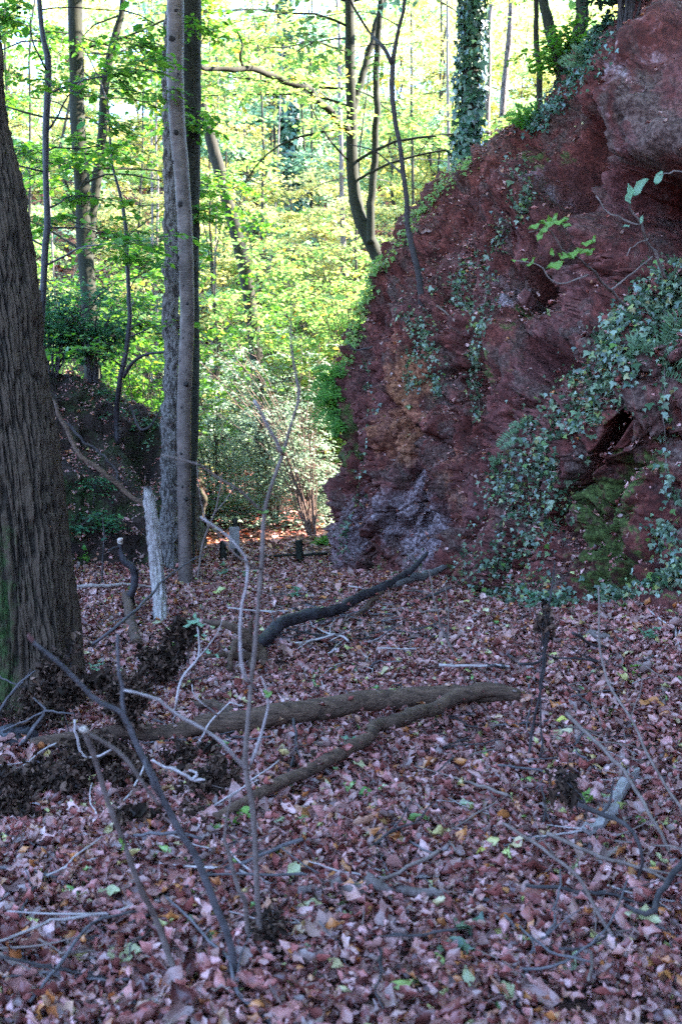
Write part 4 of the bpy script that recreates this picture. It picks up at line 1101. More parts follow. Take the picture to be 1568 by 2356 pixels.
for row, (Y, nrow) in enumerate([(23.5, 5), (27, 6), (31, 6), (37, 8), (44, 9), (52, 10), (62, 8)]):
    for i in range(nrow):
        y = Y + rng.uniform(-2.5, 2.5); x = ((i + .5 + rng.uniform(-.35, .35)) / nrow * 2 - 1) * (.40 * Y + 3)
        if Y < 28 and 420 < CX + F * x / y < 640: x += (2.6 if CX + F * x / y > 530 else -2.6)
        k = int(rng.choice([0, 1, 2], p=[.52, .30, .18])); z = float(gz(x, y)); s = rng.uniform(.8, 1.15) * (.55 if Y < 28 else 1); a = rng.uniform(0, 6.28)
        if not used[k]: used[k] = True; o = pro[k]; o.location = (x, y, z); o.rotation_euler = (0, 0, a); o.scale = (s, s, s)
        else: dup(pro[k], (x, y, z), a, s)

for k, (x, y) in enumerate([(7.5, 23), (5.6, 31), (9.5, 34), (4.6, 29), (8.4, 28), (6.5, 38), (12, 40)]):
    dup(pro[[1, 0, 1, 2][k % 4]], (x, y, float(gz(x, y))), k * 1.7, .9)
# far mass of woodland
def woodland():
    rng = np.random.default_rng(9); g = Geo(); n = 6000
    y = rng.uniform(62, 75, n); x = (rng.random(n) * 2 - 1) * (.42 * y + 8); z = gz(x, y) + rng.random(n) * 7
    az = rng.uniform(0, 6.28, n)
    spray_leaves(g, leaf_flat(), np.stack([x, y, z], -1), np.stack([np.cos(az), np.sin(az), az * 0], -1), 2.2, 8, .55, rng, flat=.6)
    tag(g.build('far_woodland', MAT['leaf_yg']), 'distant mass of yellow-green autumn woodland above the hillside', 'woodland', kind='stuff')
woodland()

# ------------------------------------------------------------------ shrubs in the gully mouth
def shrub(label, base, H, spread, ns, leaf, bark, lsz, seed, m=9, per=5, group=None, lean=(0, 0), r0=.012, cat='shrub', spray=.3, flat=.4, t=None):
    rng = np.random.default_rng(seed); t = thing('shrub', label, cat, base, group); gs = Geo(); gl = Geo(); bs = []; ds = []
    for k in range(ns):
        a = rng.uniform(0, 6.28); s = spread * rng.uniform(.3, 1); h = H * rng.uniform(.6, 1)
        e = base + np.array([math.cos(a) * s + lean[0], math.sin(a) * s + lean[1], h]); md = base + (e - base) * .5 + np.array([-math.cos(a) * s * .18, -math.sin(a) * s * .18, h * .08])
        sp = smooth_path([base + [math.cos(a) * .05, math.sin(a) * .05, -.05], md, e], 14, .04, seed + k); tube(gs, sp, [r0, r0 * .3], 5)
        for u in range(per):
            w = rng.uniform(.3, 1); b = crom(sp, [w * 13])[0]; a2 = rng.uniform(0, 6.28); L = spread * .35 * rng.uniform(.4, 1)
            e2 = b + np.array([math.cos(a2) * L, math.sin(a2) * L, L * .35]); tube(gs, np.array([b, (b + e2) / 2 + [0, 0, .02], e2]), [r0 * .4, r0 * .2], 4)
            for v in range(3):
                w2 = rng.uniform(.2, 1); bs.append(b + (e2 - b) * w2); a3 = a2 + rng.normal(0, .9); ds.append((math.cos(a3), math.sin(a3), rng.normal(0, .15)))
    gs.build('stems', bark, t); spray_leaves(gl, leaf_six(), np.array(bs), np.array(ds), spray, m, lsz, rng, flat=flat); gl.build('leaves', leaf, t); return t
def at_(px, py, Y=None):
    if Y is None: return G(px, py)
    p = pt(px, py, Y); p[2] = float(gz(p[0], p[1])); return p
SH = [('bare-stemmed pale bush leaning out from the cliff corner', at_(720, 1150, 15), 3.0, 1.7, 34, 'leaf_pale', .05, (-.5, 0), 8, 5),
      ('pale leafy bush filling the middle of the gully mouth', at_(630, 1110, 17.5), 3.2, 2.0, 20, 'leaf_pale', .06, (0, 0), 10, 8),
      ('pale shrub right behind the dark olive trunk', at_(500, 1100, 17.5), 2.4, 1.4, 14, 'leaf_pale', .06, (0, 0), 9, 5),
      ('grey-green shrub low down behind the plated post', at_(560, 1120, 19), 2.0, 1.4, 15, 'leaf_pale', .07, (0, 0), 9, 5),
      ('broad bright yellow-green hazel arching over the gully', at_(760, 1150, 17), 5.2, 2.6, 30, 'leaf_yg', .10, (0, 0), 10, 8),
      ('bright leafy hazel behind the arching one, to its left', at_(640, 1100, 24), 6.0, 3.0, 26, 'leaf_yg', .11, (0, 0), 9, 8),
      ('fresh green bush just right of the dark olive trunk', at_(540, 1100, 20.5), 4.2, 2.0, 22, 'leaf_gr', .09, (0, 0), 8, 7),
      ('yellow-green bush against the cliff corner high up', at_(830, 1100, 16.5), 5.0, 1.8, 24, 'leaf_yg', .09, (0, 0), 9, 8)]
for k, (lb, b, H, spd, ns, lf, lsz, lean, m_, per_) in enumerate(SH):
    shrub(lb, b, H, spd, ns, MAT[lf], MAT['twig_dark' if k else 'twig'], lsz, 300 + k, m=m_, per=per_, lean=lean, spray=.4 if lsz > .08 else .28)
for k, (lb, px, Y, H, ns, sz) in enumerate([('low pale bramble bush just beyond the plated post', 545, 16.5, .7, 12, .05), ('pale twiggy bush between plated post and mossy stub', 620, 17, 1.3, 13, .05), ('low pale bush touching the cliff corner behind the mossy stub', 715, 16, 1.3, 24, .05),
        ('pale bush behind the smooth trunk foot', 470, 16.5, 1.1, 10, .05), ('taller pale bush deep in the gully mouth', 580, 20, 2.2, 15, .06), ('pale bush deep in the gully mouth below the corner fern', 700, 19.5, 2.4, 18, .06), ('pale thin-stemmed bush halfway along the gully mouth', 655, 18.5, 2.0, 14, .055)]):
    shrub(lb, at_(px, 1100, Y), H, .9, ns, MAT['leaf_pale'], MAT['twig'], sz, 360 + k, m=8, per=6, spray=.26, r0=.007)
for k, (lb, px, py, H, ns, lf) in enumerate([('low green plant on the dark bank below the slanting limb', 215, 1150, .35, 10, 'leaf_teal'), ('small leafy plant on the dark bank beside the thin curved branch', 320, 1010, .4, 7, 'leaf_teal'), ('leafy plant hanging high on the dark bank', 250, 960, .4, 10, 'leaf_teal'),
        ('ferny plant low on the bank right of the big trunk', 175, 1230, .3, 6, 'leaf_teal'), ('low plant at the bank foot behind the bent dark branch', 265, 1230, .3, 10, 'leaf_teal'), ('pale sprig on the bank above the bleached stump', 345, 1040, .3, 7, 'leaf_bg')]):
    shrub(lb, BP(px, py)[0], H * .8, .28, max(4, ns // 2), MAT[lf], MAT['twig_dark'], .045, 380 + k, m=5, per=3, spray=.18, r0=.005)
# on the bank and behind it
for k, (lb, px, py, Y, H, spd, ns, lf, lsz) in enumerate([
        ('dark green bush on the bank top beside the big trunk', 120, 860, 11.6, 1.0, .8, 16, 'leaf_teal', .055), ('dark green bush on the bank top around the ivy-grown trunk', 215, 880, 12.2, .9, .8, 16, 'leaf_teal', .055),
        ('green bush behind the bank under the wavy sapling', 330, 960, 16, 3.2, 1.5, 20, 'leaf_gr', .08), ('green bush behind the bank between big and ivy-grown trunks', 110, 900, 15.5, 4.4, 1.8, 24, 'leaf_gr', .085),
        ('tall leafy bush left of the wavy sapling', 240, 900, 17, 5.0, 2.0, 24, 'leaf_gr', .09), ('tall leafy bush right behind the pale trunk', 390, 930, 18, 4.6, 1.9, 22, 'leaf_gr', .09)]):
    b = BP(px, py)[0] if k < 2 else at_(px, py, Y)
    shrub(lb, np.array(b), H, spd, ns, MAT[lf], MAT['twig_dark'], lsz, 330 + k, m=8, per=6, spray=.3)

def ground_cover():
    rng = np.random.default_rng(31); g = Geo(); n = 7500
    y = rng.uniform(14, 40, n); x = (rng.random(n) * 2 - 1) * (.4 * y + 2); k = vnoise(np.stack([x * .35, y * .35, x * 0], -1)) > -.25; k &= ~((np.abs(x + 1.2) < 1.7) & (y < 15.3)); x, y = x[k], y[k]
    z = gz(x, y) + rng.uniform(.05, .7, len(x)) * (y > 17) + .05 + .2 * rng.random(len(x)); az = rng.uniform(0, 6.28, len(x))
    spray_leaves(g, leaf_six(), np.stack([x, y, z], -1), np.stack([np.cos(az), np.sin(az), az * 0 + .3], -1), .45, 9, .075, rng, flat=.5)
    tag(g.build('undergrowth', MAT['leaf_pale']), 'low pale green brambles and herbs covering the rising ground beyond', 'undergrowth', kind='stuff')
ground_cover()

# ------------------------------------------------------------------ ivy on the cliff
def ivy_on(label, lines, n, width, size=.045, mat='ivy', seed=0, hang=.5, name='ivy', stems=True):
    n = int(n * 2.5); size = size * .60
    rng = np.random.default_rng(seed); g = Geo(); gs = Geo(); allp = []
    pos = []; nor = []
    for pts_ in lines:
        pts_ = np.array(pts_, float); m = max(4, n // len(lines)); t_ = rng.uniform(0, len(pts_) - 1, m); c = crom(pts_[:, :2], t_)
        wd = width if pts_.shape[1] < 3 else np.interp(t_, np.arange(len(pts_)), pts_[:, 2])
        cl = rng.normal(0, 1, (m, 2)) * np.asarray(wd).reshape(-1, 1) * .5
        for (a, b) in c + cl:
            p, q_ = CP(a, b); pos.append(p); nor.append(q_)
        if stems:
            for s in range(max(1, len(pts_) // 2)):
                o_ = rng.normal(0, 1, 2) * (width if pts_.shape[1] < 3 else pts_[:, 2].mean()) * .3
                sp = np.array([CP(a + o_[0], b + o_[1])[0] + CP(a, b)[1] * .02 for a, b in crom(pts_[:, :2], np.linspace(0, len(pts_) - 1, 9))])
                tube(gs, smooth_path(sp, 24), [.005, .002], 4)
    pos = np.array(pos); nor = np.array(nor); k = len(pos)
    pos = pos + nor * rng.uniform(.008, .06, k)[:, None] + rng.normal(0, .02, (k, 3))
    down = np.array([0, 0, -1.]) + rng.normal(0, .55, (k, 3)) + nor * .3
    up = nor * 1.0 + np.array([0, -.25, .45]) + rng.normal(0, .4, (k, 3))
    scatter(g, ivy_leaf(), pos, rot_from(down, up), size * np.exp(rng.normal(0, .3, k)))
    base = pos[np.argmin(pos[:, 2])]
    t = thing(name, label, 'ivy', base); g.build('leaves', MAT[mat], t)
    if stems: gs.build('stems', MAT['twig'], t)
ivy_on('broad diagonal ivy band running up the ledge to the right edge', [[(1150, 1130, 40), (1230, 1040, 60), (1310, 950, 70), (1390, 870, 75), (1470, 790, 80), (1560, 690, 90)], [(1400, 800, 40), (1480, 720, 50), (1560, 640, 50)]], 3200, 70, .052, seed=1)
ivy_on('ivy curtain on the lower buttress beneath the diagonal band', [[(1080, 1340, 70), (1150, 1260, 80), (1230, 1200, 80), (1270, 1100, 50)], [(1100, 1390, 40), (1200, 1390, 60), (1300, 1390, 50)]], 1150, 60, .052, seed=2)
ivy_on('ivy strands hanging down the middle of the red face', [[(1160, 520, 22), (1130, 600, 26), (1125, 700, 18), (1105, 800, 14), (1090, 880, 12), (1098, 960, 10)], [(1080, 600, 30), (1060, 680, 26), (1110, 740, 14), (1085, 830, 10)]], 520, 18, .048, seed=3)
ivy_on('ivy sprinkled over the red face below the slender sapling', [[(1000, 640, 50), (970, 740, 40), (940, 840, 26), (955, 900, 14)], [(930, 720, 24), (985, 800, 20), (1005, 900, 10)]], 420, 26, .046, seed=4)
ivy_on('thin ivy strand down the left side of the cliff face', [[(860, 930, 8), (850, 1010, 8), (832, 1090, 8), (826, 1160, 6)], [(840, 840, 12), (850, 900, 10)]], 110, 9, .05, seed=5, stems=False)
ivy_on('ivy strand trailing down the far right mossy rock', [[(1540, 820, 14), (1530, 930, 12), (1538, 1050, 14), (1545, 1150, 16)], [(1500, 1210, 40), (1560, 1240, 30)]], 130, 14, .055, seed=6)
ivy_on('ivy carpet at the cliff foot near the right edge', [[(1380, 1380, 26), (1460, 1360, 26), (1540, 1320, 34), (1570, 1290, 34)]], 420, 26, .055, seed=7)
ivy_on('dark ivy spilling over the rim beside the dark smooth trunk', [[(1220, 290, 26), (1260, 250, 30), (1330, 170, 34), (1370, 110, 40), (1380, 30, 30)]], 800, 26, .055, mat='ivy_dark', seed=8)
ivy_on('yellowing ivy and brambles on the rim below the ivy-wrapped trunk', [[(880, 620, 14), (940, 530, 14), (1010, 440, 16), (1090, 370, 18)]], 260, 14, .06, mat='leaf_yg', seed=9)
ivy_on('ivy at the rim of the cliff beneath the pale slim trunk', [[(1180, 380, 30), (1210, 440, 26), (1180, 500, 26)]], 160, 24, .05, seed=10)
ivy_on('ivy tuft on the lilac rock at the base of the cliff corner', [[(800, 1190, 10), (790, 1240, 10), (800, 1290, 8)]], 40, 8, .06, seed=11, stems=False)
ivy_on('bright green moss and fern tuft clothing the cliff corner', [[(790, 850, 14), (772, 890, 16), (770, 940, 14), (764, 1000, 8)]], 420, 12, .05, mat='fern_bright', seed=12, stems=False)
ivy_on('green leaves edging the left skyline of the cliff', [[(868, 600, 12), (835, 700, 14), (812, 790, 12), (795, 850, 8)]], 420, 12, .06, mat='leaf_yg', seed=13, stems=False)

for line, w_, k_ in (([(1150, 1130), (1230, 1040), (1310, 950), (1390, 870), (1470, 790), (1560, 690)], 45, 520), ([(1080, 1340), (1180, 1300), (1300, 1340), (1200, 1200)], 50, 220), ([(1000, 560), (1060, 620), (1100, 560), (1020, 700)], 40, 160), ([(1250, 260), (1150, 350), (1040, 440)], 20, 120)):
    rg_ = np.random.default_rng(k_)
    for c_ in crom(np.array(line, float), rg_.uniform(0, len(line) - 1, k_)) + rg_.normal(0, w_, (k_, 2)) * [1, .8]:
        p_, n_ = CP(*c_); EXTRA.append(p_ + n_ * .03)
shrub('dark evergreen bush crowning the rim at the top right', CP(1440, 60)[0], 1.1, .7, 18, MAT['ivy_dark'], MAT['twig_dark'], .06, 341, m=9, per=6, spray=.25)
shrub('small leafy bush on the rim beside the thin straight trunk', CP(1290, 190)[0], .5, .4, 12, MAT['leaf_gr'], MAT['twig_dark'], .055, 342, m=7, per=5, spray=.2)
# ------------------------------------------------------------------ ferns
def fern(label, px, py, L, nf, az0, mat='fern', seed=0, spread=1.0, surf=CP, drop=.5):
    L = L * .68
    rng = np.random.default_rng(seed); p, nrm = surf(px, py) if surf else (G(px, py), np.array([0, 0, 1.]))
    p = np.array(p); t = thing('fern', label, 'fern', p)
    for k in range(nf):
        a = az0 + (k - (nf - 1) / 2) * spread / max(nf - 1, 1) * 2 + rng.normal(0, .12); l = L * rng.uniform(.75, 1.05)
        d0 = np.array([math.cos(a), -abs(.75) + .1 * rng.normal(), 0]); d0 = np.array([math.cos(a) * .9, -.55, math.sin(a) * .9]); d0 /= np.linalg.norm(d0)
        sp = smooth_path([p, p + d0 * l * .5 + [0, 0, .05 * l], p + d0 * l + [0, 0, -drop * l * .5]], 16)
        g = Geo(); tube(g, sp, [.0035, .0012], 4)
        T_, N_, B_ = frames(sp); fwd = np.array([0, -1., .35])
        pin = (leaf_flat()[0] * [1, .45, 1], None, leaf_flat()[2])
        for i in range(2, 16):
            for s in (-1, 1):
                w = l * .30 * math.sin(math.pi * (i + 1.5) / 18.5) ** .8
                side = np.cross(T_[i], fwd); side /= np.linalg.norm(side)
                scatter(g, pin, sp[i][None] + 0., rot_from((side * s + T_[i] * .35)[None], (fwd + rng.normal(0, .15, 3))[None]), [w])
        g.build('frond', MAT[mat], t)
fern('small curled fern sprouting where the ivy band meets the red face', 1205, 1005, .34, 3, 2.4, seed=1)
fern('pale fern with raised fronds at the lower end of the ivy band', 1150, 1095, .36, 4, 1.3, seed=2)
fern('fern nestled in the middle of the ivy band', 1290, 1045, .34, 4, 1.0, seed=3)
fern('fern hanging in the ivy band under the hollow', 1360, 900, .34, 3, -.6, seed=4)
fern('large grey-green fern in the ivy near the right edge', 1470, 850, .42, 5, 1.2, seed=5)
fern('large drooping fern at the upper end of the ivy band', 1525, 790, .42, 5, .2, seed=6)
fern('fern on the rim above the red face', 1215, 300, .5, 5, 1.5, seed=7, mat='fern_bright')
fern('fern hugging the rim beside the curved grey trunk', 1345, 155, .5, 5, 1.8, seed=8)
fern('bright fern tuft on the cliff corner', 775, 880, .5, 6, 2.6, seed=9, mat='fern_bright', spread=1.3)
fern('small fern standing in leaves before the cliff corner', 742, 1255, .35, 5, 1.57, seed=10, mat='fern_bright', surf=None, spread=1.3)
fern('lush fern hanging below the corner fern tuft', 770, 930, .45, 6, -2.6, seed=11, mat='fern_bright', spread=1.2)
# unseen crowns added to the near trees to darken the light from overhead
def crown_above(t, c, r, h, n, leaf, seed, size=.24):
    n = int(n * .9)
    rng = np.random.default_rng(seed); gb = Geo(); b = []; d_ = []
    c = np.array(c, float)
    for k in range(16):
        a = k * 2.399 + rng.normal(0, .2); L = r * rng.uniform(.6, 1.05); e = c + np.array([math.cos(a) * L, math.sin(a) * L, rng.uniform(-.3, 1) * h])
        s0 = c + [0, 0, rng.uniform(-.5, .5) * h]; sp = smooth_path([s0, (s0 + e) / 2 + [0, 0, .4], e], 12, .15, k); tube(gb, sp, [.05, .01], 5)
        for u in range(n // 16):
            w = rng.uniform(.15, 1) ** .7; q_ = crom(sp, [w * 11])[0] + rng.normal(0, 1, 3) * [.7, .7, .3]; b.append(q_); az_ = rng.uniform(0, 6.28); d_.append((math.cos(az_), math.sin(az_), rng.normal(0, .15)))
    gb.build('branches', MAT['bark_dark'], t); g = Geo(); spray_leaves(g, leaf_six(), np.array(b), np.array(d_), 1.0, 9, size, rng, flat=.45); g.build('crown', leaf, t)
TR = {o['label'][:12]: o for o in bpy.data.objects if o.get('category') == 'tree'}
for key, c, r, n, lf in (('massive brow', (-3.2, 5.5, 8.3), 5.2, 420, 'leaf_gr'), ('pale scaly t', (-1.9, 9.6, 9.2), 4.4, 260, 'leaf_gr'), ('dark olive t', (-.8, 10.6, 9.6), 4.4, 260, 'leaf_yg'), ('smooth grey ', (-1.6, 9.0, 8.8), 4.2, 260, 'leaf_gr'), ('grey trunk o', (1.6, 9.6, 9), 4.0, 240, 'leaf_yg'), ('dark smooth ', (2.6, 7.6, 9.5), 4.2, 260, 'leaf_gr')):
    crown_above(TR[key], c, r, 1.0, n, MAT[lf], hash(key) % 97 if False else len(key) + n)
t = thing('tree', 'unseen leafy tree added beside the camera, its crown shading the gully', 'tree', (3.6, .5, 4)); g = Geo(); tube(g, smooth_path([(4.2, .5, 5.5), (3.6, .6, 7.5), (2.4, .8, 9.5)], 20), [.16, .08], 10); g.build('trunk', MAT['bark_dark'], t)  # unseen tree added to complete the shading canopy
crown_above(t, (1.5, 1.5, 9), 5.5, 1.0, 460, MAT['leaf_gr'], 5)
# ------------------------------------------------------------------ near saplings, shoots and withered clumps
def leaf_bits(t, spots, size, mat, name='leaf', seed=0, tm=None, one=True):
    """separate leaves at (px,py,Y,angle,size px)"""
    rng = np.random.default_rng(seed)
    for (px, py, Y, ang, s) in spots:
        p = pt(px, py, Y); a = R(ang); xd = np.array([math.cos(a), rng.normal(-.1, .25), math.sin(a)]); up = np.array([rng.normal(0, .3), -.8, .75])
        g = Geo(); scatter(g, tm or leaf_curl(seed + 3, 5, 3, .5, .4, .52, 0), p[None] + xd * 0, rot_from(xd[None], up[None]), [s / F * Y])
        g.build(name, mat, t)
GROUNDY = lambda px, py: float(G(px, py)[1])
A = stick('dark slate shoot with a reddish tip arching up from the bottom edge to the left', [(566, 2370, '0.0'), (553, 2285, 2.62), (525, 2166, 2.6), (492, 2071, 2.58), (455, 1977, 2.55), (422, 1922, 2.53), (367, 1823, 2.5), (330, 1739, 2.48), (293, 1673, 2.45), (273, 1640, 2.43), (220, 1609, 2.4), (147, 1537, 2.35), (68, 1468, 2.3)],
      [19, 18, 17, 17, 17, 16, 16, 15, 14, 13, 12, 11, 9], MAT['twig_blue'], name='sapling', cat='sapling', seed=51, sides=12, wig=.006, amp=.1,
      kids=[([(291, 1668, 2.45), (281, 1614, 2.44), (279, 1574, 2.43), (273, 1519, 2.42), (270, 1460, 2.4)], [12, 9, 9, 7], 'side_twig', None),
            ([(330, 1739, 2.48), (345, 1790, 2.45), (372, 1838, 2.5)], [9, 9, 9], 'side_twig', None),
            ([(76, 1476, 2.3), (70, 1468, 2.3), (66, 1459, 2.3)], [10, 11, 5], 'tip', MAT['redstone'])])
Bt = stick('brown bent shoot with a snapped elbow left of the slate shoot', [(440, 2320, '0.0'), (395, 2216, 2.62), (360, 2116, 2.6), (330, 2056, 2.55), (293, 1955, 2.5), (257, 1867, 2.45), (220, 1757, 2.4), (193, 1679, 2.35), (205, 1688, 2.36), (257, 1720, 2.4), (293, 1752, 2.42), (330, 1805, 2.45), (372, 1858, 2.5)],
      [15, 15, 14, 14, 13, 12, 12, 14, 11, 10, 10, 9, 7], MAT['twig'], name='sapling', cat='sapling', seed=52, sides=10, wig=.003, kids=[([(200, 1684, 2.34), (193, 1677, 2.33), (188, 1680, 2.34)], [14, 16, 12], 'broken_tip', MAT['broken'])])
leaf_bits(Bt[0], [(278, 1934, 2.47, 100, 20), (284, 1948, 2.46, 70, 20)], .03, MAT['grass'], seed=2)
Cc = stick('tall pinkish sapling rising in the middle from the ground to above the bushes', [(602, 2262, '0.0'), (598, 2150, 2.75), (592, 2041, 2.72), (582, 1891, 2.7), (569, 1780, 2.68), (567, 1730, 2.66), (571, 1650, 2.65), (575, 1580, 2.64), (592, 1430, 2.6), (602, 1300, 2.57), (607, 1180, 2.55), (628, 1105, 2.52), (650, 1048, 2.5), (668, 985, 2.48), (687, 915, 2.46), (680, 870, 2.45), (668, 790, 2.43), (669, 730, 2.42), (670, 690, 2.41)],
      [18, 15, 13, 13, 13, 12, 11, 11, 10, 10, 9, 8, 8, 7, 7, 6, 4, 3, 2], MAT['twig'], name='sapling', cat='sapling', seed=53, sides=10, wig=.004,
      kids=[([(575, 1572, 2.64), (560, 1545, 2.6), (550, 1460, 2.57), (558, 1390, 2.55), (569, 1340, 2.53), (566, 1285, 2.52), (525, 1235, 2.5), (462, 1190, 2.45)], [10, 9, 8, 7, 6, 5], 'side_twig', MAT['twig_pale']),
            ([(607, 1180, 2.55), (565, 1140, 2.5), (500, 1095, 2.45), (450, 1067, 2.4), (372, 1047, 2.35)], [7, 6, 5, 4], 'side_twig', None),
            ([(650, 1046, 2.5), (632, 1010, 2.45), (612, 970, 2.4), (585, 922, 2.35)], [9, 9, 8, 6], 'side_twig', MAT['twig_pale']),
            ([(569, 1772, 2.68), (525, 1725, 2.6), (475, 1680, 2.55), (400, 1640, 2.5), (370, 1612, 2.48), (320, 1595, 2.45), (285, 1588, 2.43)], [11, 10, 9, 9, 8, 6], 'side_twig', MAT['twig_pale']),
            ([(575, 1765, 2.68), (595, 1705, 2.65), (615, 1640, 2.62), (617, 1605, 2.6), (600, 1555, 2.58)], [8, 8, 7, 5, 3], 'side_twig', MAT['twig_pale']),
            ([(602, 1310, 2.57), (560, 1290, 2.5), (520, 1250, 2.48), (490, 1215, 2.45)], [6, 5, 4, 3], 'side_twig', None)])
leaf_bits(Cc[0], [(655, 1036, 2.48, 60, 15), (650, 1030, 2.48, 120, 12), (600, 1178, 2.54, 165, 18), (612, 1178, 2.54, 10, 14), (668, 692, 2.4, 80, 12), (618, 1598, 2.58, 40, 22), (610, 1592, 2.58, 130, 16)], .03, MAT['grass'], seed=4)
